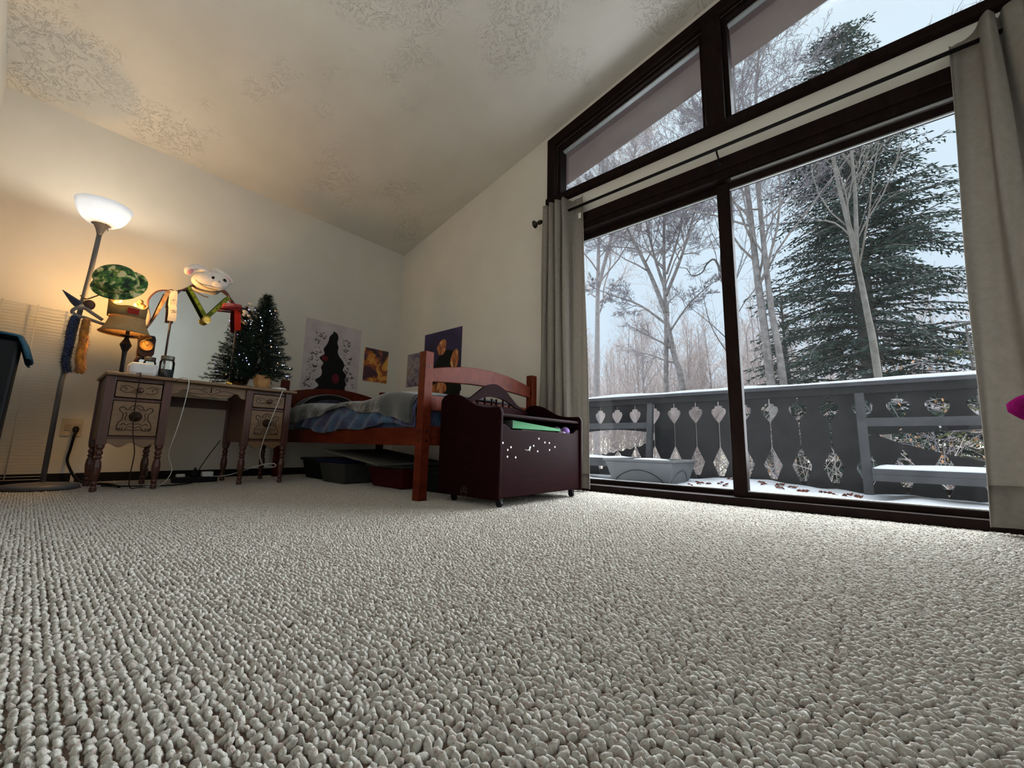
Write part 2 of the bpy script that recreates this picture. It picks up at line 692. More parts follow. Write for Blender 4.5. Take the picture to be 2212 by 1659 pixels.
# ------------------------------------------------------------------ gable window above the door
wn = sroot('window_1', (3.5, 0, 2.38))
def gz(x, d):                     # a line d below the ceiling line
    return cz(x) - d
WX0, WX1 = 2.135, 4.95
def band(x0, x1, d0, d1, y0, y1):
    return MB().prism([(x0, gz(x0, d1)), (x1, gz(x1, d1)), (x1, gz(x1, d0)), (x0, gz(x0, d0))], 'y', y0, y1)
def post(x0, x1, z0, d, y0, y1):
    return MB().prism([(x0, z0), (x1, z0), (x1, gz(x1, d)), (x0, gz(x0, d))], 'y', y0, y1)
band(WX0, WX1, 0.052, 0.132, -0.022, 0.03).build('head_casing', FRAME, wn, bevel=0.006)
post(WX0, WX0 + 0.075, 2.36, 0.132, -0.022, 0.03).build('side_casing', FRAME, wn, bevel=0.006)
post(WX1 - 0.075, WX1, 2.36, 0.132, -0.022, 0.03).build('side_casing', FRAME, wn, bevel=0.006)
MB().box(WX0, -0.05, 2.352, WX1, 0.15, 2.415).build('sill', FRAME, wn, bevel=0.015)
post(3.43, 3.545, 2.415, 0.132, -0.018, 0.15).build('mullion', FRAME, wn, bevel=0.006)
for x0, x1 in ((2.21, 3.43), (3.545, 4.875)):
    mb = MB()
    mb.prism([(x0, gz(x0, .165)), (x1, gz(x1, .165)), (x1, gz(x1, .125)), (x0, gz(x0, .125))], 'y', 0.03, 0.13)
    mb.prism([(x0, 2.415), (x0 + .03, 2.415), (x0 + .03, gz(x0 + .03, .165)), (x0, gz(x0, .165))], 'y', 0.03, 0.13)
    mb.prism([(x1 - .03, 2.415), (x1, 2.415), (x1, gz(x1, .165)), (x1 - .03, gz(x1 - .03, .165))], 'y', 0.03, 0.13)
    sash = mb.build('sash', FRAME, wn, bevel=0.004)
    mb = MB()
    a, b = x0 + .03, x1 - .03
    mb.prism([(a, gz(a, .178)), (b, gz(b, .178)), (b, gz(b, .165)), (a, gz(a, .165))], 'y', 0.075, 0.11)
    mb.build('glazing_bead', STOP, sash)  # pale tone also paints the sky glint along the glass stop
    MB().prism([(a, 2.415), (b, 2.415), (b, gz(b, .165)), (a, gz(a, .165))], 'y', 0.09, 0.096).build('pane', GLASS, sash)

# ------------------------------------------------------------------ sliding glass door
dr = sroot('door_1', (3.5, 0, 0))
MB().box(WX0, -0.022, 2.085, WX1, 0.03, 2.168).build('head_casing', FRAME, dr, bevel=0.006)
MB().box(WX0, -0.022, 0, WX0 + 0.075, 0.03, 2.085).build('side_casing', FRAME, dr, bevel=0.006)
MB().box(WX1 - 0.075, -0.022, 0, WX1, 0.03, 2.085).build('side_casing', FRAME, dr, bevel=0.006)
MB().box(2.21, 0.0, 2.035, 4.875, 0.15, 2.09).build('head_jamb', FRAME, dr, bevel=0.004)
MB().box(2.21, 0.03, 0.03, 2.235, 0.15, 2.035).build('side_jamb', FRAME, dr)
MB().box(4.85, 0.03, 0.03, 4.875, 0.15, 2.035).build('side_jamb', FRAME, dr)
MB().box(2.14, -0.03, -0.005, 4.95, 0.16, 0.046).build('threshold', FRAME, dr, bevel=0.006)
MB().box(3.55, 0.012, 2.012, 4.85, 0.02, 2.024).build('track_cover', STOP, dr)
def panel(name, x0, x1, y0, y1, st_l, st_r, zb, zt):
    rails = MB().box(x0 + st_l, y0, zb, x1 - st_r, y1, zb + 0.03)
    rails.box(x0 + st_l, y0, zt - .045, x1 - st_r, y1, zt)
    rails.box(x0, y0, zb, x0 + st_l, y1, zt)
    rails.box(x1 - st_r, y0, zb, x1, y1, zt)
    p = rails.build(name, FRAME, dr, bevel=0.004)
    ym = (y0 + y1) / 2
    MB().box(x0 + st_l, ym - .003, zb + .03, x1 - st_r, ym + .003, zt - .045).build('pane', GLASS, p)
    bd = MB().box(x0 + st_l, ym - .016, zt - .053, x1 - st_r, ym - .006, zt - .045)
    bd.box(x0 + st_l, ym - .016, zb + .03, x1 - st_r, ym - .006, zb + .036)
    bd.build('glazing_bead', STOP, p)
    return p
panel('fixed_panel', 2.235, 3.53, 0.085, 0.125, 0.05, 0.05, 0.046, 2.035)
sp = panel('sliding_panel', 3.46, 4.85, 0.03, 0.075, 0.075, 0.05, 0.046, 2.01)

# ------------------------------------------------------------------ balcony
DK = -0.03
struct(MB().box(-0.5, 0.16, -0.22, 7.0, 1.80, DK).build('floor_balcony', DECKL))
rail = thing('balcony_railing', 'dark painted balcony railing with urn and diamond cutouts behind the glass', 'railing', (3.2, 1.73, DK))
PX, U0 = 0.2165, 2.987
def half_profile(side, z_lo):
    """edge of one board: half of the urn and diamond cutout; side -1 = its left edge"""
    pr = [(0.006, 0.015), (0.074, 0.19), (0.006, 0.34), (0.006, 0.575), (0.045, 0.635), (0.068, 0.685), (0.058, 0.712), (0.036, 0.72), (0.036, 0.742), (0.008, 0.744), (0.008, 0.785), (0.0, 0.79)]
    fine = [(0.0, DK + .0), (0.0, 0.0)] + pr[:4] + curve2([(0.006, 0.575), (0.024, 0.60), (0.056, 0.648), (0.069, 0.688), (0.058, 0.714), (0.038, 0.720)], 4) + pr[8:]
    fine += [(0.0, 0.82)]
    return fine
def open_r(x):                    # the carved opening behind the right bench: lower and upper edge
    t = (x - 4.16) / 0.55
    if t <= 0:
        return None
    return (0.455 - 0.19 * min(1.2, t) ** 0.75, 0.46 + 0.04 * t)
def open_l(x):
    t = (2.42 - x) / 0.9
    if t <= 0:
        return None
    return (0.455 - 0.26 * min(1.1, t) ** 0.6 + 0.012 * math.sin(x * 60), 0.465 + 0.05 * math.sin(min(t, 1.1) * 2.6))
board_shared = None
for k in range(-9, 17):
    xa = U0 + PX * k
    xb = xa + PX
    poly_l = [(xa + d, z) for d, z in half_profile(-1, 0)]
    poly_r = [(xb - d, z) for d, z in half_profile(1, 0)][::-1]
    op = open_l if xb < 2.6 else (open_r if xb > 4.16 else None)
    if op and op((xa + xb) / 2):
        lo_l = [(x, z) for x, z in poly_l if z < (op(xa) or (0.45, 0.46))[0] - 0.005]
        lo_r = [(x, z) for x, z in poly_r if z < (op(xb) or (0.45, 0.46))[0] - 0.005]
        hi_l = [(x, z) for x, z in poly_l if z > (op(xa) or (0.45, 0.46))[1] + 0.005]
        hi_r = [(x, z) for x, z in poly_r if z > (op(xb) or (0.45, 0.46))[1] + 0.005]
        xs = [xa + 0.008 + (PX - 0.016) * i / 6 for i in range(7)]
        bot = [(x, (op(x) or (0.455, 0.46))[0]) for x in xs]
        top = [(x, (op(x) or (0.455, 0.46))[1]) for x in xs]
        MB().prism(lo_l + bot + lo_r, 'y', 1.715, 1.74).build('rail_board', DECK, rail)
        MB().prism(top[::-1] + hi_l + hi_r, 'y', 1.715, 1.74).build('rail_board', DECK, rail)
    else:
        if board_shared is None:
            board_shared = MB().prism(poly_l + poly_r, 'y', 1.715, 1.74).build('rail_board', DECK, rail)
            shared_x = xa
        else:
            c = board_shared.copy()
            COL.objects.link(c)
            c.location = (xa - shared_x, 0, 0)
MB().box(-0.5, 1.655, 0.79, 7, 1.713, 0.85).build('upper_rail', DECK, rail, bevel=0.004)
MB().box(-0.5, 1.742, 0.02, 7, 1.78, 0.06).build('lower_rail', DECK, rail)
MB().box(-0.5, 1.60, 0.85, 7, 1.80, 0.878).build('handrail_cap', DECKL, rail, bevel=0.004)
def snow_on(x0, x1, y0, y1, z, h, name, parent, seed=0, n=60, m=4):
    def fn(u, v):
        x, y = x0 + (x1 - x0) * u, y0 + (y1 - y0) * v
        e = math.sqrt(max(0, min(1, 13 * min(v, 1 - v), 30 * min(u, 1 - u))))
        return (x, y, z + h * max(0.02, e) * (0.65 + 0.6 * mnoise.noise((x * 2.3 + seed, y * 3, seed))))
    mb = MB().grid(fn, n, m)
    k = len(mb.v)
    mb.box(x0, y0, z - 0.001, x1, y1, z + 0.002)
    return mb.build(name, SNOW, parent, smooth=True)
snow_on(-0.5, 7, 1.595, 1.805, 0.879, 0.036, 'snow_cap', rail, 4, 160, 14)
# deck snow
def dsnow(u, v):
    x, y = 0.6 + 5.2 * u, 0.165 + 1.54 * v
    h = 0.028 + 0.05 * math.exp(-((x - 3.25) / .6) ** 2) * (.35 + .65 * v) + 0.022 * mnoise.noise((x * 1.7, y * 2.2, 3)) + 0.022 * mnoise.noise((x * 5, y * 5, 9))
    return (x, y, DK + max(0.006, h))
sn = MB().grid(dsnow, 130, 46).build('snow', SNOW, smooth=True)
sn['kind'] = 'stuff'
tag(sn, 'thin lumpy snow lying on the balcony floor', 'snow')
LEAF = mk('dead_maple_leaf', (112, 58, 42), 0.8, (92, 46, 34), 30)
lf = MB()
q = [(0, -.5), (.12, -.25), (.42, -.35), (.30, -.08), (.5, .12), (.22, .16), (.18, .34), (0, .55), (-.18, .34), (-.22, .16), (-.5, .12), (-.30, -.08), (-.42, -.35), (-.12, -.25)]
lf.add([(0, 0, .1)] + [(a * .07, b * .07, 0.012 * (1 if i % 2 else -.3)) for i, (a, b) in enumerate(q)], [(0, 1 + i, 1 + (i + 1) % 14) for i in range(14)])
lf.v[0] = (0, 0, .004)
lf0 = lf.build('fallen_leaf', LEAF, origin=(0, 0, 0), solid=0.0012)
leaf_xy = [(2.98, .80), (3.02, .92), (3.06, 1.0), (2.95, 1.1), (3.12, 1.12), (3.2, .95), (3.3, 1.05), (3.34, .86), (3.42, 1.2), (3.55, 1.05), (3.6, 1.3), (3.68, 1.1), (3.72, .95), (3.8, 1.2), (3.86, 1.05), (3.95, .9), (3.5, 1.42), (3.15, 1.35), (4.0, 1.15), (3.38, 1.36)]
for i, (x, y) in enumerate(leaf_xy):
    o = lf0 if i == 0 else lf0.copy()
    if i:
        COL.objects.link(o)
    h = dsnow((x - .6) / 5.2, (y - .165) / 1.54)[2]
    o.location = (x, y, h + 0.006)
    o.rotation_euler = (rnd.uniform(-.4, .4), rnd.uniform(-.4, .4), rnd.uniform(0, 6.2))
    sc = rnd.uniform(.7, 1.15)
    o.scale = (sc, sc, sc)
    tag(o, 'curled reddish brown dead leaf lying in the balcony snow', 'leaf', 'dead leaves on the balcony snow')
# benches built on the balcony
def bench(x0, x1, px, label, name='balcony_bench'):
    b = thing(name, label, 'bench', ((x0 + x1) / 2, 1.45, DK))
    MB().box(x0, 1.22, 0.165, x1, 1.56, 0.205).build('seat', DECKL, b, bevel=0.004)
    MB().box(x0, 1.22, 0.12, x1, 1.25, 0.165).build('seat_rail', DECKL, b)
    snow_on(x0 + .01, x1, 1.22, 1.55, 0.205, 0.035, 'seat_snow', b, 8, 60, 6)
    MB().box(x0 - .06, 1.575, 0.52, x1 + .12, 1.605, 0.585).build('back_rail', DECKL, b, bevel=0.004)
    for p in px:
        mb = MB()
        mb.add([(p - .03, 1.50, DK), (p + .03, 1.50, DK), (p + .03, 1.57, DK), (p - .03, 1.57, DK), (p - .03, 1.605, .79), (p + .03, 1.605, .79), (p + .03, 1.65, .79), (p - .03, 1.65, .79)],
               [(3, 2, 1, 0), (4, 5, 6, 7), (0, 1, 5, 4), (1, 2, 6, 5), (2, 3, 7, 6), (3, 0, 4, 7)])
        mb.build('back_post', DECKL, b, bevel=0.004)
    for p in (x0 + 0.75, x1 - 0.04):
        MB().box(p - .03, 1.26, DK, p + .03, 1.31, 0.165).build('leg', DECKL, b)
    return b
bench(4.09, 6.4, (4.06, 5.3), 'dark built-in balcony bench topped with snow at the right end')
bench(0.5, 2.215, (2.34, 1.0), 'dark built-in balcony bench behind the grey plastic planter box')
# planter
pl = thing('planter_box', 'grey plastic rectangular planter box standing on the balcony', 'planter', (2.55, 1.07, DK))
PLG = mk('grey_planter_plastic', (112, 113, 114), 0.55, (104, 105, 106))
def frustum(a, b, z0, z1, mb=None):
    mb = mb or MB()
    v = [(a[0], a[1], z0), (a[2], a[1], z0), (a[2], a[3], z0), (a[0], a[3], z0), (b[0], b[1], z1), (b[2], b[1], z1), (b[2], b[3], z1), (b[0], b[3], z1)]
    return mb.add(v, [(3, 2, 1, 0), (0, 1, 5, 4), (1, 2, 6, 5), (2, 3, 7, 6), (3, 0, 4, 7), (4, 5, 6, 7)])
frustum((2.31, .80, 2.80, 1.31), (2.25, .76, 2.86, 1.35), DK + .02, 0.195).build('body', PLG, pl, bevel=0.008)
mb = MB()
for (x0, y0, x1, y1) in ((2.235, .745, 2.875, .775), (2.235, 1.335, 2.875, 1.365), (2.235, .775, 2.265, 1.335), (2.845, .775, 2.875, 1.335)):
    mb.box(x0, y0, .195, x1, y1, .216)
mb.build('rim', PLG, pl, bevel=0.004)
mb = MB()
arc = [(2.335 + 0.44 * t, .763 + .02 * (1 - math.sin(PI * t)) + 0.004, 0.02 + 0.105 * math.sin(PI * t) ** .7) for t in [i / 16 for i in range(17)]]
mb.tube(arc, 0.004, 6)
arc = [(2.845 - .035 * (1 - math.sin(PI * t)), .83 + .42 * t, 0.02 + 0.105 * math.sin(PI * t) ** .7) for t in [i / 16 for i in range(17)]]
mb.tube(arc, 0.004, 6)
mb.build('moulded_arch', mk('planter_shade_grey', (70, 71, 72), 0.5), pl, smooth=True)
MB().ell((2.56, 1.05, .19), (.20, .20, .034), 20, 8).build('snow_cap', SNOW, pl, smooth=True)

# ------------------------------------------------------------------ woods
GROUND = -2.6
def gmat():
    mt, t, n, l, b = nodes_of('leaf_litter_and_snow')
    b.inputs['Roughness'].default_value = 0.95
    p = pos_map(t)
    f = noise(t, p, 1.3, 8, 0.75)
    l.new(ramp(t, f, [(0.35, (140, 122, 100)), (0.5, (176, 164, 142)), (0.58, (208, 208, 206)), (0.7, (230, 233, 238))]), b.inputs['Base Color'])
    bump(t, b, noise(t, p, 12, 6), 0.7, 0.1)
    return mt
def gfn(u, v):
    x, y = -40 + 80 * u, 0.6 + 60 * v
    return (x, y, GROUND + 0.5 * mnoise.noise((x * .15, y * .15, 1)) + 0.09 * max(0, y - 6))
struct(MB().grid(gfn, 60, 50).build('ground', gmat(), smooth=True))
def gh(x, y):
    return gfn((x + 40) / 80, (y - .6) / 60)[2]

BARK1 = mk('pale_maple_bark', (178, 170, 166), 0.9, (140, 132, 130), 9, 0.4, 30)
BARK2 = mk('grey_tree_bark', (132, 126, 124), 0.9, (104, 98, 96), 9, 0.4, 30)
TWIG = mk('bare_twig_bark', (164, 157, 162), 0.9, (142, 135, 142), 9)
BARKF = mk('hazed_tree_bark', (192, 184, 182), 0.9, (172, 164, 164), 5)  # bark lightened, distance haze put into the colour
TWIGF = mk('hazed_twig_bark', (208, 197, 194), 0.9, (188, 176, 172), 5)  # twigs paled the same way to stand in for haze
SAPB = mk('pale_sapling_bark', (158, 152, 144), 0.9, (134, 128, 122), 9)


def perp(d, r):
    a = Vector((r.gauss(0, 1), r.gauss(0, 1), r.gauss(0, 1)))
    a = a - d * a.dot(d)
    return a.normalized()


def branch(r, big, fine, p, d, length, rad, lvl, cfg):
    n = max(3, int(length / cfg['seg'][min(lvl, len(cfg['seg']) - 1)]))
    pts = [p.copy()]
    rr = [rad]
    d = d.normalized()
    st = length / n
    for i in range(n):
        d = (d + perp(d, r) * cfg['wob'] * (1 if lvl else .5) + Vector((0, 0, cfg['up'])) * (1 if lvl else .3)).normalized()
        p = p + d * st
        pts.append(p.copy())
        rr.append(rad * (1 - (i + 1) / n * (0.8 if lvl else 0.7)))
    mb = big if lvl <= cfg['bigl'] else fine
    mb.tube(pts, rr, 7 if lvl == 0 else (5 if lvl == 1 else 3), cap=lvl < 2)
    if lvl >= cfg['lv']:
        return
    cnt = cfg['cnt'][lvl]
    for k in range(cnt):
        t = cfg['t0'][lvl] + (1 - cfg['t0'][lvl]) * (k + r.random()) / cnt
        i = min(n - 1, int(t * n))
        q = pts[i].lerp(pts[i + 1], t * n - i)
        dd = (pts[i + 1] - pts[i]).normalized()
        ang = math.radians(r.uniform(*cfg['ang']))
        nd = dd * math.cos(ang) + perp(dd, r) * math.sin(ang)
        if nd.z < -0.1:
            nd.z *= 0.3
        L = length * cfg['len'][lvl] * (1.12 - 0.75 * t if lvl == 0 else 1.05 - 0.55 * t) * r.uniform(.7, 1.2)
        branch(r, big, fine, q, nd, L, max(cfg['minr'], rr[i] * cfg['rr'] * r.uniform(.8, 1.1)), lvl + 1, cfg)


def bare_tree(name, label, trunks, cfg, seed, mats, group=None):
    """trunks: list of (points, radius, radii-end) hand-laid stems; their limbs and twigs grow from them"""
    r = random.Random(seed)
    big, fine = MB(), MB()
    base = trunks[0][0][0]
    for pts, r0, r1, t0, *few in trunks:
        sp_ = spline(pts, 6)
        n = len(sp_) - 1
        rr = [r0 + (r1 - r0) * i / n for i in range(n + 1)]
        big.tube(sp_, rr, 8)
        length = sum((sp_[i + 1] - sp_[i]).length for i in range(n))
        cnt = few[0] if few else cfg['cnt'][0]
        for k in range(cnt):
            t = t0 + (1 - t0) * (k + r.random()) / cnt
            i = min(n - 1, int(t * n))
            q_ = sp_[i].lerp(sp_[i + 1], t * n - i)
            dd = (sp_[i + 1] - sp_[i]).normalized()
            ang = math.radians(r.uniform(*cfg['ang']))
            nd = dd * math.cos(ang) + perp(dd, r) * math.sin(ang)
            L = length * cfg['len'][0] * (1.15 - 0.75 * (t - t0) / (1 - t0)) * r.uniform(.75, 1.2)
            branch(r, big, fine, q_, nd, L, max(cfg['minr'], rr[i] * cfg['rr']), 1, cfg)
    t = thing(name, label, 'tree', base, group)
    big.build('trunk', mats[0], t, smooth=True, fast=True)
    tw = fine.build('twigs', mats[1], t, smooth=True, fast=True)
    tw['kind'] = 'stuff'
    return t


CF = dict(seg=(.5, .35, .25, .2, .15), wob=0.16, up=0.045, bigl=1, lv=4, cnt=(20, 10, 8, 6), t0=(.3, .2, .15, .15), ang=(25, 60), len=(.34, .46, .5, .55), rr=.42, minr=.0042)
gA = gh(.25, 8)
bare_tree('bare_maple', 'bare forked tree with wide spreading twigs seen through the left door pane', [
    ([(.2, 8, gA), (.22, 8, 1.6), (.28, 8, 3.6), (.28, 8, 5.4), (.36, 8, 7.2), (.5, 8.1, 9.0)], .085, .015, .5, 14),
    ([(.29, 8, 3.6), (-.4, 7.9, 4.25), (-1.2, 7.8, 4.7), (-2.0, 7.7, 5.2)], .035, .008, .2, 14),
    ([(.30, 8, 4.5), (.02, 8, 5.6), (-.2, 8, 6.8), (-.4, 8, 8.2)], .045, .010, .2, 16),
    ([(.34, 8, 5.0), (.75, 8, 6.2), (.95, 8.1, 7.8)], .035, .008, .2, 14),
    ([(.30, 8, 3.3), (.95, 8, 4.1), (1.7, 8, 4.6)], .03, .007, .25, 10),
    ([(.28, 8, 3.9), (-.05, 7.9, 5.0), (-.55, 7.8, 6.3), (-1.1, 7.7, 7.6), (-1.5, 7.6, 8.6)], .065, .015, .25),
    ([(.30, 8, 4.4), (.75, 8.0, 5.4), (1.1, 8.1, 6.6), (1.5, 8.2, 8.0)], .05, .012, .25),
    ([(.85, 7.8, gA), (.68, 7.9, 1.7), (.45, 8, 2.8), (.29, 8, 3.8)], .10, .06, .5, 3),
], CF, 11, (BARK1, TWIG))
C2 = dict(CF, cnt=(20, 10, 8, 5), len=(.26, .46, .5, .55))
bare_tree('tall_bare_tree', 'tall twin-trunk bare tree just right of the door stile', [
    ([(2.95, 6, gh(2.9, 6)), (2.85, 6, 1.5), (2.75, 6, 3.6), (2.68, 6, 5.5), (2.55, 6, 7.6), (2.7, 6.1, 9.6)], .085, .02, .35),
    ([(3.15, 6.05, gh(3.1, 6)), (3.04, 6, 1.5), (2.93, 6, 3.1), (2.88, 6, 5.4), (2.95, 6, 7.4), (3.2, 6, 9.4)], .070, .018, .45),
    ([(2.6, 6, 6.4), (2.1, 6.1, 7.2), (1.5, 6.2, 8.0), (.9, 6.3, 8.7)], .04, .01, .1),
], C2, 23, (BARK1, TWIG))
C3 = dict(CF, cnt=(13, 6, 4, 3), len=(.34, .42, .5, .5), minr=.004, ang=(25, 50), lv=3)
bare_tree('pale_sapling', 'slender pale sapling standing in front of the dark hemlock', [
    ([(4.36, 4.5, gh(4.3, 4.5)), (4.27, 4.5, 1.3), (4.23, 4.5, 2.2), (4.17, 4.5, 3.1), (4.07, 4.5, 4.2), (4.0, 4.5, 5.3)], .05, .015, .5),
    ([(4.18, 4.5, 3.0), (4.24, 4.5, 3.9), (4.26, 4.5, 4.8), (4.35, 4.5, 5.6)], .03, .008, .3),
], C3, 5, (SAPB, SAPB))
bare_tree('crooked_bare_tree', 'crooked bare tree with a drooping hooked limb beside the door stile', [
    ([(2.2, 7.2, gh(2, 7)), (2.08, 7.15, 0.4), (2.12, 7.1, 1.6), (1.96, 7.05, 2.5), (2.0, 7, 3.4), (1.9, 7, 4.35), (1.98, 7, 5.4), (1.86, 7, 6.4)], .05, .010, .4, 12),
    ([(1.9, 7, 4.3), (1.78, 7, 4.62), (1.6, 7.05, 4.58), (1.5, 7, 4.38), (1.28, 7, 4.36), (1.15, 7, 4.58), (.9, 7, 4.66)], .026, .006, .2, 9),
], dict(C3, cnt=(10, 6, 5, 3), len=(.3, .45, .5, .5)), 31, (BARK2, TWIG))
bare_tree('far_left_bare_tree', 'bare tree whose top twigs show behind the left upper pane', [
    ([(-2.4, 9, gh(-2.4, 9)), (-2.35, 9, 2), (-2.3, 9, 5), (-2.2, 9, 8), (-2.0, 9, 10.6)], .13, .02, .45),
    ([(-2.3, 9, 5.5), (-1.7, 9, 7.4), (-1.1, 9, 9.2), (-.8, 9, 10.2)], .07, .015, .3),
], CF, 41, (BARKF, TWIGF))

# saplings of the far thicket
C4 = dict(CF, seg=(.7, .5, .35), cnt=(24, 8, 5), t0=(.12, .15, .15), len=(.30, .5, .5), lv=3, minr=.005, ang=(20, 55))
protos = []
for s in range(5):
    h = 5.4 + s * .4
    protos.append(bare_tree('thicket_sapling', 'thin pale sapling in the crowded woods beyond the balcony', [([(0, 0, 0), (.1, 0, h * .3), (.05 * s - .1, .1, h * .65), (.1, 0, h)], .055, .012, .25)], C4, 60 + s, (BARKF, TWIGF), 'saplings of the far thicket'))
rs = random.Random(77)
spots = []
for k in range(120):
    y = 11 + 11 * (k + rs.random()) / 120
    spots.append((rs.uniform(-8.5, 1.6) * y / 14, y))
for k in range(26):
    y = rs.uniform(10.5, 16)
    spots.append((rs.uniform(1.5, 9.5) * y / 13, y))
for k, (x, y) in enumerate(spots):
    o = protos[k] if k < 5 else copy_tree(protos[k % 5], (0, 0, 0))
    o.location = (x, y, gh(x, y) - .1)
    o.rotation_euler = (0, 0, rs.uniform(0, 6.28))
    sc = rs.uniform(.85, 1.2)
    o.scale = (sc, sc, sc)

# hemlocks: drooping boughs of small dark needles
NEEDLE = mk('hazed_hemlock_needles', (86, 100, 92), 0.8, (60, 73, 66), 3)  # green lightened to carry the haze in the air
NEEDLE2 = mk('far_hazed_needles', (100, 112, 104), 0.8, (74, 86, 79), 3)  # lighter copy of the needles, haze painted into the tone
NEEDLE3 = mk('yellow_green_needles', (118, 122, 74), 0.8, (96, 100, 60), 3)
def hemlock(name, label, x, y, z0, ztop, zlow, rad, nb, seed, nmat, dens=1.0):
    r = random.Random(seed)
    wd = MB().tube([(x, y, z0), (x + .05, y, (z0 + ztop) / 2), (x, y, ztop)], [.17 * rad / 2, .1 * rad / 2, .012], 8)
    NV, NF = [], []
    def needle(p, d, w, l):
        k = len(NV)
        a = p + d * l
        mm = p + d * l * .45
        NV.extend([tuple(p), tuple(mm + w), tuple(a), tuple(mm - w)])
        NF.append((k, k + 1, k + 2, k + 3))
    for b in range(nb):
        t = (b + r.random()) / nb
        z = zlow + (ztop - zlow) * t
        L = rad * (1 - t) ** .55 * r.uniform(.6, 1.15) + .12
        az = r.uniform(0, 2 * PI)
        d = Vector((math.cos(az), math.sin(az), r.uniform(-.1, .5)))
        pts = []
        p = Vector((x, y, z))
        m_ = max(4, int(L / .22))
        for i in range(m_ + 1):
            pts.append(p.copy())
            d = (d + Vector((r.gauss(0, .06), r.gauss(0, .06), -.07))).normalized()
            p = p + d * L / m_
        wd.tube(pts, [.018 * (1 - i / (m_ + 1)) + .004 for i in range(m_ + 1)], 4, cap=False)
        ns = int(L / .085 * dens)
        for s_ in range(ns):
            u = .12 + .88 * (s_ + r.random()) / ns
            i = min(m_ - 1, int(u * m_))
            q_ = pts[i].lerp(pts[i + 1], u * m_ - i)
            dd = (pts[i + 1] - pts[i]).normalized()
            sd = dd.cross(Vector((0, 0, 1))).normalized() * (1 if s_ % 2 else -1)
            sl = (.12 + .38 * (1 - u) * min(1, L)) * r.uniform(.7, 1.25)
            sdir = (dd * .75 + sd * r.uniform(.4, 1) + Vector((0, 0, r.uniform(-.35, .1)))).normalized()
            nn = max(3, int(sl / .045))
            for j in range(nn):
                c = q_ + sdir * sl * (j / nn) + Vector((0, 0, -.05 * (j / nn) ** 2))
                side = sdir.cross(Vector((0, 0, 1))).normalized() * (1 if j % 2 else -1)
                nd = (sdir * .8 + side * r.uniform(.3, .9) + Vector((0, 0, r.uniform(-.5, .15)))).normalized()
                wv = Vector((r.gauss(0, 1), r.gauss(0, 1), r.gauss(0, 1)))
                wv = (wv - nd * wv.dot(nd)).normalized() * r.uniform(.010, .02)
                needle(c, nd, wv, r.uniform(.07, .14))
    tr = thing(name, label, 'tree', (x, y, z0))
    wd.build('trunk', BARK2, tr, fast=True, smooth=True)
    fo = MB()
    fo.v, fo.f = NV, NF
    f = fo.build('foliage', nmat, tr, fast=True)
    f['kind'] = 'stuff'
    return tr
hemlock('hemlock', 'big dark green hemlock filling the right door pane', 4.25, 8, gh(4.2, 8), 9.8, -1.2, 2.6, 520, 3, NEEDLE, 1.25)
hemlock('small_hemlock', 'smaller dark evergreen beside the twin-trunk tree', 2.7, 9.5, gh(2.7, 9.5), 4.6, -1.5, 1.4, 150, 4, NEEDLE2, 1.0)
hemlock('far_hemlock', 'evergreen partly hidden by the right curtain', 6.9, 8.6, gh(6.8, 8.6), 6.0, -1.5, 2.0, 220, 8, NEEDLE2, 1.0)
hemlock('young_pine', 'yellow green young pine low in the right pane beyond the rail', 5.35, 6.2, gh(5.3, 6.2), 2.3, -.5, .55, 26, 9, NEEDLE3, 1.0)
# beech shrub that kept its tan leaves
def beech(x, y, label, seed, zt):
    r = random.Random(seed)
    wd, lv_ = MB(), MB()
    for b in range(9):
        p = Vector((x, y, gh(x, y)))
        d = Vector((r.gauss(0, .2), r.gauss(0, .2), 1)).normalized()
        L = (zt - p.z) * r.uniform(.8, 1.05)
        pts = []
        for i in range(10):
            pts.append(p.copy())
            d = (d + perp(d, r) * .12).normalized()
            p = p + d * L / 9
        wd.tube(pts, [.014 * (1 - i / 11) for i in range(10)], 4, cap=False)
        for i in range(3, 10):
            for k in range(9):
                q_ = pts[i] + Vector((r.gauss(0, .16), r.gauss(0, .16), r.gauss(0, .13)))
                wd.tube([pts[i], q_], [.004, .002], 3, cap=False)
                nd = Vector((r.gauss(0, 1), r.gauss(0, 1), -1)).normalized()
                wv = perp(nd, r) * .013
                k0 = len(lv_.v)
                lv_.v += [tuple(q_), tuple(q_ + nd * .02 + wv), tuple(q_ + nd * .052), tuple(q_ + nd * .02 - wv)]
                lv_.f.append((k0, k0 + 1, k0 + 2, k0 + 3))
    t = thing('beech_shrub', label, 'shrub', (x, y, gh(x, y)))
    wd.build('stems', TWIG, t, fast=True)
    f = lv_.build('foliage', mk('tan_beech_leaf', (214, 168, 124), 0.7, (184, 132, 92), 9), t, fast=True)
    f['kind'] = 'stuff'
beech(5.15, 5.0, 'tan-leaved beech shrub beyond the rail by the right curtain', 3, 1.9)
beech(4.2, 3.4, 'tan-leaved beech shrub showing through the railing cutouts', 4, .9)
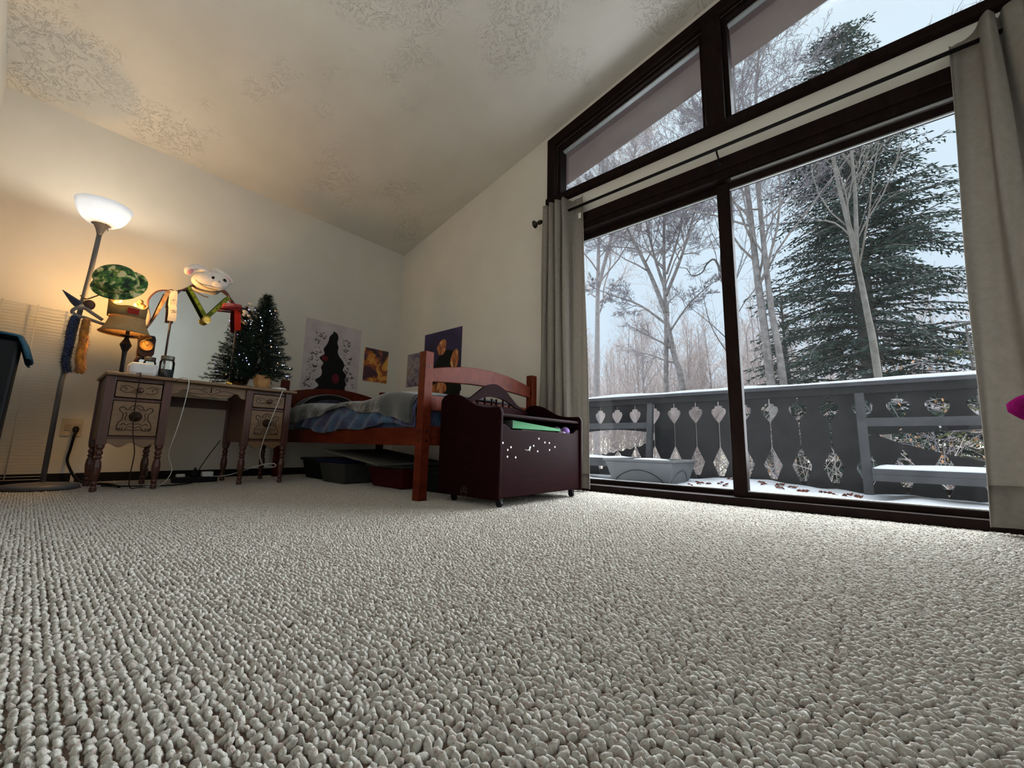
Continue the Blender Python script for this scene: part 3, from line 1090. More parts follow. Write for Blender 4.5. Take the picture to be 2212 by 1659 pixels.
# low brush behind the railing
br = MB()
rb = random.Random(9)
for k in range(2200):
    y = rb.uniform(3.4, 12)
    x = rb.uniform(-.75, .75) * (y + 3) + 1.6 - .12 * y
    p = Vector((x, y, gh(x, y)))
    d = Vector((rb.gauss(0, .35), rb.gauss(0, .35), 1)).normalized()
    L = rb.uniform(1.4, 3.6)
    pts = [p, p + d * L * .5 + Vector((rb.gauss(0, .15), 0, 0)), p + d * L + Vector((rb.gauss(0, .35), 0, rb.gauss(0, .2)))]
    br.tube(pts, [.010, .007, .003], 3, cap=False)
    for j in range(4):
        q_ = pts[1].lerp(pts[2], rb.random())
        br.tube([q_, q_ + Vector((rb.gauss(0, .3), rb.gauss(0, .3), rb.uniform(0, .45)))], [.005, .002], 3, cap=False)
b_ = br.build('undergrowth', TWIGF, fast=True)
b_['kind'] = 'stuff'
tag(b_, 'tangled pale brush growing below the balcony railing', 'undergrowth')

# ------------------------------------------------------------------ curtains and rod
rod = thing('curtain_rod', 'black iron curtain rod with trumpet finials above the glass door', 'curtain rod', (3.5, -.09, 2.185))
MB().tube([(2.13, -.09, 2.188), (5.0, -.09, 2.188)], .0105, 12).build('rod', METAL, rod, smooth=True)
for sx, x in ((-1, 2.13), (1, 5.0)):
    MB().lathe([(.012, -.004), (.017, .0), (.017, .006), (.012, .010), (.019, .018), (.019, .024), (.011, .030), (.013, .040), (.022, .056), (.033, .066), (.034, .072), (.026, .078), (0, .079)], (x, -.09, 2.188), 18, (sx, 0, 0)).build('finial', mk('aged_bronze', (62, 56, 50), 0.45, metal=.6), rod, smooth=True)
for x in (2.165, 3.50, 4.93):
    MB().tube(spline([(x, -.09, 2.178), (x, -.088, 2.165), (x, -.06, 2.150), (x, -.025, 2.135), (x, -.022, 2.12)], 4), .0055, 8).lathe([(.016, 0), (.016, .006)], (x, -.03, 2.125), 12, (0, 1, 0)).build('bracket', METAL, rod, smooth=True)

def curtain(name, label, top, bot, zt, zb, hem, ztf=None):
    tp = spline([(a, b, 0) for a, b in top], 5)
    bp = spline([(a, b, 0) for a, b in bot], 5)
    n = len(tp) - 1
    def fn(u, v):
        i = min(n, int(round(u * n)))
        w = v ** 0.9
        a, b = tp[i], bp[i]
        x = a.x + (b.x - a.x) * w
        y = a.y + (b.y - a.y) * w
        x += .004 * math.sin(v * 9 + i * .4)
        y += .004 * math.sin(v * 7 + i * .7)
        z0 = zt if ztf is None else ztf(u)
        return (x, min(y, -0.034), z0 + (zb - z0) * v)
    c = MB().grid(fn, n, 36).build(name, CURT, smooth=True, solid=.0025)
    tag(c, label, 'curtain')
    def hfn(u, v):
        p = fn(u, 1 - hem + hem * v)
        return (p[0], p[1] - .0022, p[2])
    MB().grid(hfn, n, 3).build('hem', CURT, c, smooth=True, solid=.0015)
    return c
cl = curtain('curtain', 'taupe linen curtain gathered at the left of the glass door',
        [(2.168, -.055), (2.172, -.12), (2.195, -.14), (2.215, -.125), (2.222, -.075), (2.232, -.075), (2.238, -.13), (2.258, -.148), (2.278, -.13), (2.283, -.08), (2.293, -.08), (2.298, -.132), (2.318, -.15), (2.338, -.13), (2.343, -.08), (2.353, -.08), (2.358, -.13), (2.378, -.148), (2.395, -.125), (2.398, -.07), (2.41, -.05), (2.45, -.048), (2.495, -.055), (2.515, -.065)],
        [(2.17, -.06), (2.165, -.13), (2.195, -.155), (2.225, -.14), (2.232, -.09), (2.246, -.09), (2.255, -.15), (2.28, -.17), (2.305, -.15), (2.312, -.09), (2.325, -.09), (2.334, -.15), (2.36, -.17), (2.385, -.15), (2.392, -.09), (2.403, -.09), (2.412, -.15), (2.438, -.165), (2.46, -.14), (2.466, -.09), (2.478, -.06), (2.515, -.055), (2.555, -.065), (2.582, -.08)], 2.285, 0.02, .045)
MB().box(2.478, -.066, 2.10, 2.502, -.0635, 2.145).build('care_label', mk('white_satin_label', (215, 212, 205), .5), cl)
curtain('curtain', 'wide taupe linen curtain hanging at the right edge of the photo',
        [(4.520, -.07), (4.535, -.052), (4.57, -.046), (4.605, -.06), (4.612, -.13), (4.635, -.15), (4.655, -.13), (4.662, -.085), (4.68, -.085), (4.688, -.135), (4.715, -.155), (4.74, -.13), (4.748, -.085), (4.765, -.085), (4.775, -.14), (4.81, -.16), (4.84, -.13), (4.85, -.085), (4.87, -.085), (4.89, -.14), (4.93, -.15), (4.96, -.09)],
        [(4.425, -.10), (4.455, -.075), (4.50, -.065), (4.565, -.075), (4.575, -.14), (4.62, -.17), (4.65, -.14), (4.66, -.09), (4.685, -.09), (4.70, -.15), (4.735, -.175), (4.77, -.14), (4.78, -.09), (4.80, -.09), (4.81, -.15), (4.85, -.17), (4.88, -.14), (4.89, -.09), (4.905, -.09), (4.92, -.14), (4.95, -.15), (4.97, -.09)], 2.27, 0.025, .075,
        ztf=lambda u: 2.235 + .035 * min(1, max(0, u - .02) / .16))

# ------------------------------------------------------------------ bed
bed = thing('bed', 'cherry-stained pine twin bed with arched headboard and footboard', 'bed', (1.15, -.75, 0))
BY0, BY1 = -1.27, -.222
def bpost(x, y, h):
    return MB().box(x, y, 0, x + .056, y + .06, h).build('bed_post', PINE, bed, bevel=.004)
for x, h in ((.125, .842), (2.15, .835)):
    for y in (BY0, BY1 - .06):
        bpost(x, y, h)
def arch(x0, x1, zb0, zbm, zt0, ztm, name):
    n = 20
    y0, y1 = BY0 + .06, BY1 - .06
    top = [(y0 + (y1 - y0) * i / n, zt0 + (ztm - zt0) * math.sin(PI * i / n) ** .9) for i in range(n + 1)]
    bot = [(y0 + (y1 - y0) * i / n, zb0 + (zbm - zb0) * math.sin(PI * i / n)) for i in range(n + 1)]
    return MB().prism(bot + top[::-1], 'x', x0, x1).build(name, PINE, bed, bevel=.004)
arch(2.165, 2.192, .664, .690, .742, .803, 'footboard_arch')
arch(.14, .167, .60, .63, .745, .815, 'headboard_arch')
MB().box(2.165, BY0 + .06, .50, 2.192, BY1 - .06, .585).build('footboard_rail', PINE, bed, bevel=.003)
MB().box(.14, BY0 + .06, .40, .167, BY1 - .06, .56).build('headboard_rail', PINE, bed, bevel=.003)
MB().box(2.165, BY0 + .06, .30, 2.192, BY1 - .06, .41).build('end_rail', PINE, bed, bevel=.003)
for y in (BY0 + .015, BY1 - .04):
    MB().box(.181, y, .297, 2.15, y + .025, .402).build('side_rail', PINE, bed, bevel=.003)
for z in (.745, .375, .325):
    MB().lathe([(.0, 0), (.007, .0005), (.007, .003)], (2.2075, -1.235, z), 10, (-1, 0, 0)).build('bolt_head', BLACKP, bed)
    MB().lathe([(.0, 0), (.006, .0005), (.006, .003)], (2.178, -1.2715, z), 10, (0, 1, 0)).build('bolt_head', BLACKP, bed)
for i in range(11):
    MB().box(.22 + i * .18, BY0 + .045, .33, .22 + i * .18 + .07, BY1 - .045, .348).build('slat', PINE, bed)

def galaxy(name, dark=1.0):
    mt, t, n, l, b = nodes_of(name)
    b.inputs['Roughness'].default_value = 0.8
    b.inputs['Sheen Weight'].default_value = .2
    p = pos_map(t)
    f = noise(t, p, 3.2, 5, .6, 1.0)
    k = lambda c: tuple(x * dark for x in c)
    c = ramp(t, f, [(0.30, k((20, 18, 40))), (0.44, k((44, 36, 76))), (0.52, k((48, 78, 104))), (0.60, k((32, 54, 86))), (0.74, k((28, 22, 54)))])
    v = t.nodes.new('ShaderNodeTexVoronoi')
    v.inputs['Scale'].default_value = 26
    l.new(p, v.inputs['Vector'])
    st = ramp(t, v.outputs['Distance'], [(0.0, (225, 230, 245)), (0.055, (225, 230, 245)), (0.08, (0, 0, 0))])
    ad = t.nodes.new('ShaderNodeMix')
    ad.data_type = 'RGBA'
    ad.blend_type = 'ADD'
    ad.inputs[0].default_value = .6
    l.new(c, ad.inputs[6])
    l.new(st, ad.inputs[7])
    l.new(ad.outputs[2], b.inputs['Base Color'])
    bump(t, b, noise(t, pos_map(t, (6, 18, 3), (0, .6, 0)), 2, 3), .4, .03)
    return mt
GAL = galaxy('galaxy_print_cotton')
mt_ = thing('mattress', 'mattress in a purple and blue galaxy print sheet on the bed', 'mattress', (1.15, -.75, .35))
MB().box(.19, BY0 + .05, .35, 2.14, BY1 - .045, .52).build('fitted_sheet', GAL, mt_, bevel=.03)
def fleece_mat():
    mt, t, n, l, b = nodes_of('grey_printed_fleece')
    b.inputs['Roughness'].default_value = 0.95
    b.inputs['Sheen Weight'].default_value = .4
    p = pos_map(t)
    f = noise(t, p, 9, 4, .65, 2.5)
    g = noise(t, p, 3.5, 2, .5)
    mu = t.nodes.new('ShaderNodeMath')
    mu.operation = 'MULTIPLY'
    l.new(f, mu.inputs[0])
    l.new(g, mu.inputs[1])
    l.new(ramp(t, mu.outputs[0], [(0.0, (48, 51, 52)), (0.25, (40, 43, 44)), (0.275, (16, 17, 18)), (0.31, (13, 14, 15)), (0.325, (130, 122, 108)), (0.345, (47, 50, 52))]), b.inputs['Base Color'])
    bump(t, b, noise(t, p, 400, 2), .4, .003)
    return mt
# the sheet hanging over the side rail and the fleece on top
def comf(u, v):
    x = .50 + 1.63 * u
    top = .555 + .02 * math.sin(x * 4.2) + .012 * math.sin(x * 11)
    if v < .75:
        y = BY1 - .06 + (BY0 + .03 - (BY1 - .06)) * v / .75
        return (x, y, top + .03 * math.sin(v / .75 * PI) + .012 * mnoise.noise((x * 4, y * 4, 2)))
    w = (v - .75) / .25
    fold = .012 * math.sin(x * 34 + w * 6) * (.3 + w)
    return (x, BY0 + .03 - .025 * math.sin(min(1, w * 2) * PI / 2) + fold * .8, top - .16 * w + .005)
sh = MB().grid(comf, 90, 40).build('comforter', GAL, smooth=True, solid=.012)
tag(sh, 'purple and blue galaxy print comforter spread over the mattress', 'comforter')
def flc(u, v):
    x = .46 + 1.66 * u
    drop = .16 - .13 * math.sin(min(1, max(0, (u - .1) / .75)) * PI) ** .8 + .012 * math.sin(x * 9)
    top = .585 + .02 * math.sin(x * 4.2) + .012 * math.sin(x * 11)
    if v < .8:
        y = BY1 - .09 + (BY0 + .02 - (BY1 - .09)) * v / .8
        return (x, y, top + .03 * math.sin(v / .8 * PI) + .012 * mnoise.noise((x * 4, y * 4, 2)))
    w = (v - .8) / .2
    return (x, BY0 + .02 - .035 * math.sin(min(1, w * 2.5) * PI / 2) + .010 * math.sin(x * 27) * w, top - max(.03, drop) * w)
fl = MB().grid(flc, 90, 40).build('blanket', fleece_mat(), smooth=True, solid=.012)
tag(fl, 'grey fleece blanket with black and cream motifs rumpled over the bed', 'blanket')
# round-topped cushion at the head of the bed
cu = thing('backrest_cushion', 'round-topped black cushion with galaxy print face against the headboard', 'cushion', (.27, -.87, .53))
def dome(y0, y1, z0, zt, n=18):
    return [(y0, z0)] + [(((y0 + y1) / 2) - (y1 - y0) / 2 * math.cos(PI * i / n), z0 + .3 * (zt - z0) + .7 * (zt - z0) * math.sin(PI * i / n) ** .8) for i in range(n + 1)] + [(y1, z0)]
MB().prism(dome(-1.205, -.56, .36, .742), 'x', .185, .33).build('body', mk('black_plush', (14, 13, 16), .9, sheen=.2), cu, smooth=False, bevel=.025)
MB().prism(dome(-1.13, -.63, .40, .69), 'x', .325, .337).build('face', galaxy('galaxy_print_plush', .75), cu, bevel=.004)
MB().tube([(.333, y, z) for y, z in dome(-1.20, -.565, .36, .737)], .004, 6).build('piping', mk('grey_piping', (120, 120, 125), .7), cu, smooth=True)

# storage under the bed
def tub(name, label, cat, x0, y0, x1, y1, h, mat, lid, lmat, group=None):
    t = thing(name, label, cat, ((x0 + x1) / 2, (y0 + y1) / 2, 0), group)
    frustum((x0 + .03, y0 + .03, x1 - .03, y1 - .03), (x0, y0, x1, y1), .001, h).build('body', mat, t, bevel=.015)
    MB().box(x0 - .01, y0 - .01, h, x1 + .01, y1 + .01, h + .022).build('lid', lmat, t, bevel=.006)
    return t
CLEARP = mk('shaded_cloudy_plastic', (62, 62, 58), .4, (46, 45, 42), 5)  # plastic darkened, the shade under the bed put into its colour
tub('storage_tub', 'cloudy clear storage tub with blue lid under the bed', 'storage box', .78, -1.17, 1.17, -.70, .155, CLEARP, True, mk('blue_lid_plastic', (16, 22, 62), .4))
tub('storage_tub', 'red storage tub with pale lid under the bed', 'storage box', 1.30, -1.05, 1.72, -.62, .14, mk('shaded_red_plastic', (66, 8, 17), .4), True, mk('shaded_pale_plastic', (66, 70, 67), .4))  # red and lid tones darkened to carry the under-bed shade
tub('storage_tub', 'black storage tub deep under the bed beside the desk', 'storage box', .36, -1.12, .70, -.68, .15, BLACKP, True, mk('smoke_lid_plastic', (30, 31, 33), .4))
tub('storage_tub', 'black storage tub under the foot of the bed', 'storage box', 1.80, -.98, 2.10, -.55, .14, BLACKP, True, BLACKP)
bd = MB()
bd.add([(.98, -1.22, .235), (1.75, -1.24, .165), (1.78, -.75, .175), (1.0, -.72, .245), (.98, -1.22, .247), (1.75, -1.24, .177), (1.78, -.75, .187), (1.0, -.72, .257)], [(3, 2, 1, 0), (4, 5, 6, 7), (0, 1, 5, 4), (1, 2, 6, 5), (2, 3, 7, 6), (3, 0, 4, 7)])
tag(bd.build('foam_board', mk('shaded_white_board', (84, 81, 75), .7)), 'white board lying tilted across the under-bed tubs', 'board')  # white darkened to grey, standing in for shade below the bed

# ------------------------------------------------------------------ toy chest
ch = thing('toy_chest', 'dark mahogany toy chest on castors with open front and arched back', 'toy chest', (2.5, -.76, 0))
CX0, CX1, CYa, CYb = 2.235, 2.69, -1.155, -.365
side = [(2.33, .04), (2.675, .04), (2.685, .05)] + [(2.688, .47)] + curve2([(2.688, .475), (2.680, .495), (2.662, .503), (2.62, .503), (2.565, .506), (2.495, .522), (2.42, .560), (2.369, .581), (2.308, .593), (2.255, .586), (2.225, .560), (2.222, .54)], 4) + [(2.222, .30), (2.222, .04)]
side = [(2.232, .04)] + side[1:]
MB().prism(side, 'y', CYa, CYa + .022).build('side_panel', MAHOG, ch, bevel=.006)
MB().prism(side, 'y', CYb - .022, CYb).build('side_panel', MAHOG, ch, bevel=.006)
fy0, fy1 = CYa + .022, CYb - .022
front = [(fy0, .05), (fy1, .05), (fy1, .417), (fy1 - .03, .417), (fy1 - .075, .392), (fy0 + .075, .392), (fy0 + .03, .417), (fy0, .417)]
MB().prism(front, 'x', 2.66, 2.676).build('front_panel', MAHOG, ch, bevel=.003)
MB().box(2.25, fy0, .05, 2.66, fy1, .065).build('bottom_panel', MAHOG, ch)
by = lambda t: fy0 + (fy1 - fy0) * t
backp = [(fy0, .065), (fy1, .065), (fy1, .50)] + curve2([(fy1, .535), (by(.9), .555), (by(.80), .585), (by(.72), .625), (by(.62), .675), (by(.5), .697), (by(.38), .675), (by(.28), .625), (by(.20), .585), (by(.10), .555), (fy0, .535)], 4)
hole = [(by(.24), .56), (by(.76), .56)] + curve2([(by(.76), .57), (by(.66), .60), (by(.5), .622), (by(.34), .60), (by(.24), .57)], 4)
lower = [(fy0, .065), (fy1, .065), (fy1, .535), (by(.76), .56), (by(.24), .56), (fy0, .535)]
MB().prism(lower, 'x', 2.262, 2.278).build('back_panel', MAHOG, ch, bevel=.003)
outer_t = curve2([(fy1, .536), (by(.9), .555), (by(.80), .585), (by(.72), .625), (by(.62), .675), (by(.5), .700), (by(.38), .675), (by(.28), .625), (by(.20), .585), (by(.10), .555), (fy0, .536)], 4)
inner_t = curve2([(by(.22), .561), (by(.30), .585), (by(.4), .608), (by(.5), .615), (by(.6), .608), (by(.70), .585), (by(.78), .561)], 4)
MB().prism(outer_t + inner_t, 'x', 2.262, 2.278).build('back_arch', MAHOG, ch, bevel=.003)
for t in (.30, .385, .47, .53, .615, .70):
    MB().lathe([(.007, 0), (.008, .012), (.006, .02), (.006, .04), (.007, .045)], (2.27, by(t), .558), 8).build('spindle', MAHOG, ch, smooth=True)
MB().box(2.55, fy0, .455, 2.676, fy1, .472).box(2.278, fy0, .455, 2.55, fy1, .472).build('bench_lid', MAHOG, ch, bevel=.005)
for (x, y) in ((2.64, CYa + .06), (2.64, CYb - .06), (2.30, CYa + .06), (2.30, CYb - .06)):
    w = MB().lathe([(0, -.009), (.017, -.009), (.019, -.006), (.019, .006), (.017, .009), (0, .009)], (x, y, .0195), 16, (0, 1, 0))
    w.box(x - .014, y - .013, .028, x + .014, y + .013, .05)
    w.build('castor', BLACKP, ch, smooth=False)
DOT = mk('white_sticker', (225, 222, 220), .6)
stars = [(-1.120, .322), (-.818, .351), (-.76, .331), (-.717, .329), (-.66, .307), (-.714, .289), (-.828, .281), (-.865, .311), (-1.057, .301), (-1.082, .287), (-1.083, .253), (-1.018, .249)]
for y, z in stars:
    MB().lathe([(.0, 0), (.0055, .0002), (.0055, .0012), (0, .0014)], (2.676, y, z), 8, (1, 0, 0)).build('star_sticker', DOT, ch)
sc_ = MB()
for (y, z, a, b) in ((-.90, .294, .005, .014), (-.893, .302, .003, .008), (-.913, .288, .006, .003), (-.925, .286, .003, .002), (-.935, .289, .004, .002)):
    sc_.prism([(y - a, z - b * .4), (y + a * .4, z - b), (y + a, z + b * .6), (y - a * .1, z + b)], 'x', 2.676, 2.6768)
sc_.build('scuff_mark', DOT, ch)
lg = MB()
lg.tube([(2.441 + .022 * math.cos(a), CYa - .0005, .066 + .026 * math.sin(a)) for a in [2 * PI * i / 24 for i in range(24)]], .0012, 5, close=True)
lg.tube([(2.426, CYa - .0005, .063), (2.434, CYa - .0005, .069), (2.441, CYa - .0005, .062), (2.448, CYa - .0005, .069), (2.456, CYa - .0005, .063)], .002, 5)
lg.tube([(2.436, CYa - .0005, .078), (2.446, CYa - .0005, .078)], .0025, 5)
lg.build('emblem', mk('faded_emblem', (86, 66, 66), .6), ch)
gb = MB()
gb.box(2.33, -.90, .075, 2.62, -.55, .40)
tag(gb.build('cardboard_box', mk('dull_brown_card', (70, 56, 48), .8), bevel=.004), 'dull brown box filling the toy chest below the green box', 'box')
gx = thing('green_box', 'green game box with pale end lying in the toy chest opening', 'box', (2.48, -.82, .402))
gb = MB().add([(2.62, -.98, .402), (2.64, -.55, .402), (2.36, -.53, .402), (2.34, -.96, .402), (2.62, -.98, .447), (2.64, -.55, .417), (2.36, -.53, .417), (2.34, -.96, .447)], [(3, 2, 1, 0), (4, 5, 6, 7), (0, 1, 5, 4), (1, 2, 6, 5), (2, 3, 7, 6), (3, 0, 4, 7)])
gb.build('carton', mk('green_box_print', (32, 128, 66), .5), gx, bevel=.002)
MB().add([(2.622, -.981, .403), (2.340, -.961, .403), (2.340, -.961, .446), (2.622, -.981, .446), (2.622, -.9825, .403), (2.340, -.9625, .403), (2.340, -.9625, .446), (2.622, -.9825, .446)], [(0, 1, 2, 3), (7, 6, 5, 4), (0, 4, 5, 1), (1, 5, 6, 2), (2, 6, 7, 3), (3, 7, 4, 0)]).build('end_label', mk('box_end_grey', (128, 136, 132), .5), gx)
yarn = lambda nm, lb, c, col, r: tag(MB().ell(c, (r, r * 1.05, r * .9), 16, 10).build(nm, mk(nm + '_wool', col, .95, tuple(x * .75 for x in col), 60, .6, 120, sheen=.4), smooth=True), lb, 'ball')
yarn('plush_ball', 'lavender fuzzy ball at the right end of the toy chest opening', (2.62, -.47, .405), (150, 110, 190), .032)
yarn('plush_ball', 'dark grey fuzzy ball beside the lavender one in the toy chest', (2.60, -.54, .40), (62, 50, 58), .036)
yarn('plush_ball', 'pale pink fuzzy ball low in the toy chest opening', (2.635, -.512, .385), (200, 170, 190), .020)

# ------------------------------------------------------------------ posters
def poster(name, label, wall, a0, a1, z0, z1, mat):
    mb = MB()
    if wall == 'left':
        mb.box(.0006, a0, z0, .0022, a1, z1)
    else:
        mb.box(a0, -.0022, z0, a1, -.0006, z1)
    return tag(mb.build(name, mat), label, 'poster')
def paint(name, stops, scale, dist, seed, stretch=(1, 1, 1)):
    mt, t, n, l, b = nodes_of(name)
    b.inputs['Roughness'].default_value = 0.45
    p = pos_map(t, stretch)
    mp = t.nodes.new('ShaderNodeVectorMath')
    mp.inputs[1].default_value = (seed * 3.1, seed * 1.7, seed)
    l.new(p, mp.inputs[0])
    f = noise(t, mp.outputs[0], scale, 5, .6, dist)
    l.new(ramp(t, f, stops), b.inputs['Base Color'])
    return mt
wp = poster('poster', 'large pale poster with a dark ragged shape and flying birds on the left wall', 'left', -1.053, -.470, .80, 1.508, mk('pale_poster_paper', (190, 182, 186), .6))
ink = mk('poster_black_ink', (22, 22, 24), .6)
rp = random.Random(12)
pr = MB()
L_, R_ = [], []
for i in range(27):
    t = i / 26
    z = .81 + .60 * t
    w = .155 * (1 - t) ** .8 + .022
    c = -.765 + .012 * math.sin(t * 7)
    L_.append((c - w * rp.uniform(.72, 1.18), z))
    R_.append((c + w * rp.uniform(.72, 1.18), z))
pr.prism(curve2(L_[::2] + [(-.775, 1.43)] + R_[::-2], 4), 'x', .0022, .0028)
pr.build('print', ink, wp)
bd_ = MB()
for i in range(110):
    side_ = -1 if i % 2 else 1
    t = rp.random()
    z = .83 + .56 * t
    y = -.775 + side_ * (.07 + (1 - t) * .10 + rp.uniform(0, .10))
    s_ = rp.uniform(.008, .024)
    a = rp.uniform(-1, 1)
    sh_ = [(-1.2, .55), (-.45, .28), (0, .05), (.5, .42), (1.2, .75), (.45, 0), (.1, -.5), (-.2, -.12)]
    bd_.prism([(y + s_ * (p * math.cos(a) - q_ * math.sin(a)), z + s_ * (p * math.sin(a) + q_ * math.cos(a))) for p, q_ in sh_], 'x', .0022, .0028)
bd_.build('bird_print', ink, wp)['kind'] = 'stuff'
rd = MB()
for y, z, a, b in ((-.842, 1.135, .036, .028), (-.715, .945, .038, .05)):
    rd.lathe([(1, 0), (1, .0004)], (.0029, y, z), 18, (1, 0, 0))
    for i in range(len(rd.v) - 36, len(rd.v)):
        vx, vy, vz = rd.v[i]
        rd.v[i] = (vx, y + (vy - y) * a, z + (vz - z) * b)
rd.build('red_patch', mk('poster_dull_red', (92, 28, 36), .6), wp)
poster('poster', 'small orange and dark brown poster beside the room corner', 'left', -.418, -.124, .968, 1.337, paint('orange_print', [(.3, (40, 26, 30)), (.42, (74, 48, 60)), (.5, (170, 92, 36)), (.58, (214, 158, 70)), (.7, (205, 190, 160))], 5.5, 1.2, 3))
poster('poster', 'small grey violet poster partly behind the bed post', 'back', .205, .470, .925, 1.298, paint('violet_grey_print', [(.3, (52, 46, 62)), (.45, (112, 100, 120)), (.55, (150, 146, 148)), (.65, (110, 84, 66)), (.75, (70, 52, 44))], 7, 1.5, 5))
pp = poster('poster', 'dark purple and black poster with orange glow beside the corner', 'back', .503, 1.100, .776, 1.480, paint('purple_print', [(.35, (22, 18, 30)), (.5, (38, 28, 66)), (.65, (56, 44, 92)), (.75, (24, 20, 34))], 3, .6, 8))
bl = MB().prism(curve2([(.64, 1.0), (.70, 1.14), (.80, 1.24), (.92, 1.26), (1.02, 1.20), (1.06, 1.02), (1.09, .80), (.60, .80)], 4), 'y', -.0026, -.0022)
bl.build('print', mk('poster_dark_green_black', (22, 26, 24), .5), pp)
og = paint('orange_glow_print', [(.35, (60, 30, 18)), (.5, (190, 112, 60)), (.65, (236, 190, 130)), (.8, (140, 70, 34))], 22, .8, 2, (1, 1, .4))
for pts in ([(.76, 1.22), (.72, 1.30), (.77, 1.37), (.84, 1.38), (.87, 1.31), (.83, 1.23)], [(.97, 1.06), (.94, 1.13), (.97, 1.22), (1.02, 1.26), (1.06, 1.2), (1.05, 1.1), (1.01, 1.05)], [(.66, .83), (.66, .90), (.74, .93), (.84, .93), (.90, .88), (.86, .82)]):
    MB().prism(curve2(pts + [pts[0]], 4)[:-1], 'y', -.0032, -.0026).build('glow_print', og, pp)

# ------------------------------------------------------------------ vanity desk
dk = thing('vanity_desk', 'carved oak vanity desk with turned legs and a mirror on the left wall', 'desk', (.57, -1.91, 0))
XB, XF, ZT = .33, .765, .68
MB().box(XB - .02, -2.435, .662, XF + .035, -2.115, .682).box(XB - .02, -2.115, .662, XF + .035, -1.705, .682).box(XB - .02, -1.705, .662, XF + .035, -1.385, .682).build('desktop', OAK, dk, bevel=.006)
legs = []
def leg(x, y):
    s = .021
    mb = MB().box(x - s, y - s, .262, x + s, y + s, .662)
    mb.lathe([(.012, 0), (.016, .004), (.016, .022), (.011, .030), (.017, .046), (.011, .056), (.013, .064), (.019, .10), (.0215, .135), (.018, .165), (.012, .180), (.019, .190), (.012, .200), (.018, .212), (.018, .222), (.012, .232), (.020, .246), (.020, .262)], (x, y, 0), 14)
    return mb.build('leg', OAKD, dk, bevel=.0015)
for y in (-2.405, -2.145, -1.690, -1.430):
    leg(XF - .021, y)
    leg(XB + .025, y)
def pedestal(y0, y1):
    MB().box(XB + .045, y0 - .010, .29, XF - .042, y0 + .006, .662).build('side_panel', OAKD, dk)
    MB().box(XB + .045, y1 - .006, .29, XF - .042, y1 + .010, .662).build('side_panel', OAKD, dk)
    MB().box(XB + .02, y0, .29, XB + .035, y1, .662).build('back_panel', OAKD, dk)
    a, b = y0 + .022, y1 - .022
    for z0, z1 in ((.64, .662), (.522, .536), (.296, .312)):
        MB().box(XF - .03, a, z0, XF - .012, b, z1).build('front_rail', OAKD, dk)
    d1 = MB().box(XF - .05, a + .004, .542, XF - .006, b - .004, .634).build('drawer', OAK, dk, bevel=.004)
    MB().lathe([(.008, 0), (.008, .008), (.016, .013), (.017, .018), (.012, .024), (0, .026)], (XF - .006, (a + b) / 2, .588), 16, (1, 0, 0)).build('knob', OAKD, d1, smooth=True)
    c1 = MB()
    ym = (a + b) / 2
    def car(pts, r=.0016, mb=None, x=XF - .005):
        (mb or c1).tube([(x, y, z) for y, z in curve2(pts, 4)], r, 5)
    for s in (-1, 1):
        car([(ym + s * .03, .575), (ym + s * .06, .57), (ym + s * .085, .585), (ym + s * .075, .602), (ym + s * .058, .596), (ym + s * .062, .585)])
        car([(ym + s * .03, .60), (ym + s * .055, .612), (ym + s * .09, .606)])
    c1.build('carving', CARVE, d1)
    d2 = MB().box(XF - .05, a + .002, .316, XF - .007, b - .002, .518).build('drawer', OAK, dk, bevel=.004)
    MB().lathe([(.030, 0), (.030, .003), (.024, .005), (.014, .006), (.012, .012), (.018, .018), (.018, .024), (.010, .030), (0, .031)], (XF - .007, ym, .430), 18, (1, 0, 0)).build('knob', CARVE, d2, smooth=True)
    c2 = MB()
    for s in (-1, 1):
        car([(ym, .497), (ym + s * .018, .495), (ym + s * .030, .482), (ym + s * .034, .472), (ym + s * .045, .470), (ym + s * .05, .478), (ym + s * .062, .484), (ym + s * .074, .478), (ym + s * .072, .462), (ym + s * .058, .448), (ym + s * .056, .430), (ym + s * .06, .408), (ym + s * .072, .392), (ym + s * .076, .370), (ym + s * .074, .350), (ym + s * .05, .346), (ym + s * .03, .352), (ym, .350)], .002, c2, XF - .006)
        car([(ym, .486), (ym + s * .012, .476), (ym + s * .02, .468), (ym + s * .028, .474)], .0016, c2, XF - .006)
        car([(ym, .385), (ym + s * .02, .388), (ym + s * .035, .378), (ym + s * .05, .388), (ym + s * .062, .376)], .0018, c2, XF - .006)
        car([(ym, .36), (ym + s * .015, .372), (ym + s * .032, .364), (ym + s * .04, .352)], .0016, c2, XF - .006)
        car([(ym + s * .04, .405), (ym + s * .046, .42), (ym + s * .04, .44), (ym + s * .046, .455)], .0016, c2, XF - .006)
        for q_ in (.052, .062, .070):
            c2.ell((XF - .007, ym + s * q_, .356), (.002, .004, .006), 6, 4)
    c2.build('carving', CARVE, d2)
    n = 16
    bot = [(a + (b - a) * i / n, .262 + .014 * math.cos(4 * PI * i / n) * (1 if 0 < i < n else .5)) for i in range(n + 1)]
    MB().prism(bot + [(b, .296), (a, .296)], 'x', XF - .03, XF - .010).build('apron', OAK, dk, bevel=.002)
pedestal(-2.405, -2.145)
pedestal(-1.690, -1.430)
ya, yb_ = -2.124, -1.711
cen = [(ya, .662), (ya, .585), (ya + .03, .592), (ya + .05, .618), (ya + .07, .622), (ya + .085, .60)] + curve2([(ya + .10, .592), (ya + .14, .580), (ya + .18, .580), ((ya + yb_) / 2, .588), (yb_ - .18, .580), (yb_ - .14, .580), (yb_ - .10, .592)], 4) + [(yb_ - .085, .60), (yb_ - .07, .622), (yb_ - .05, .618), (yb_ - .03, .592), (yb_, .585), (yb_, .662)]
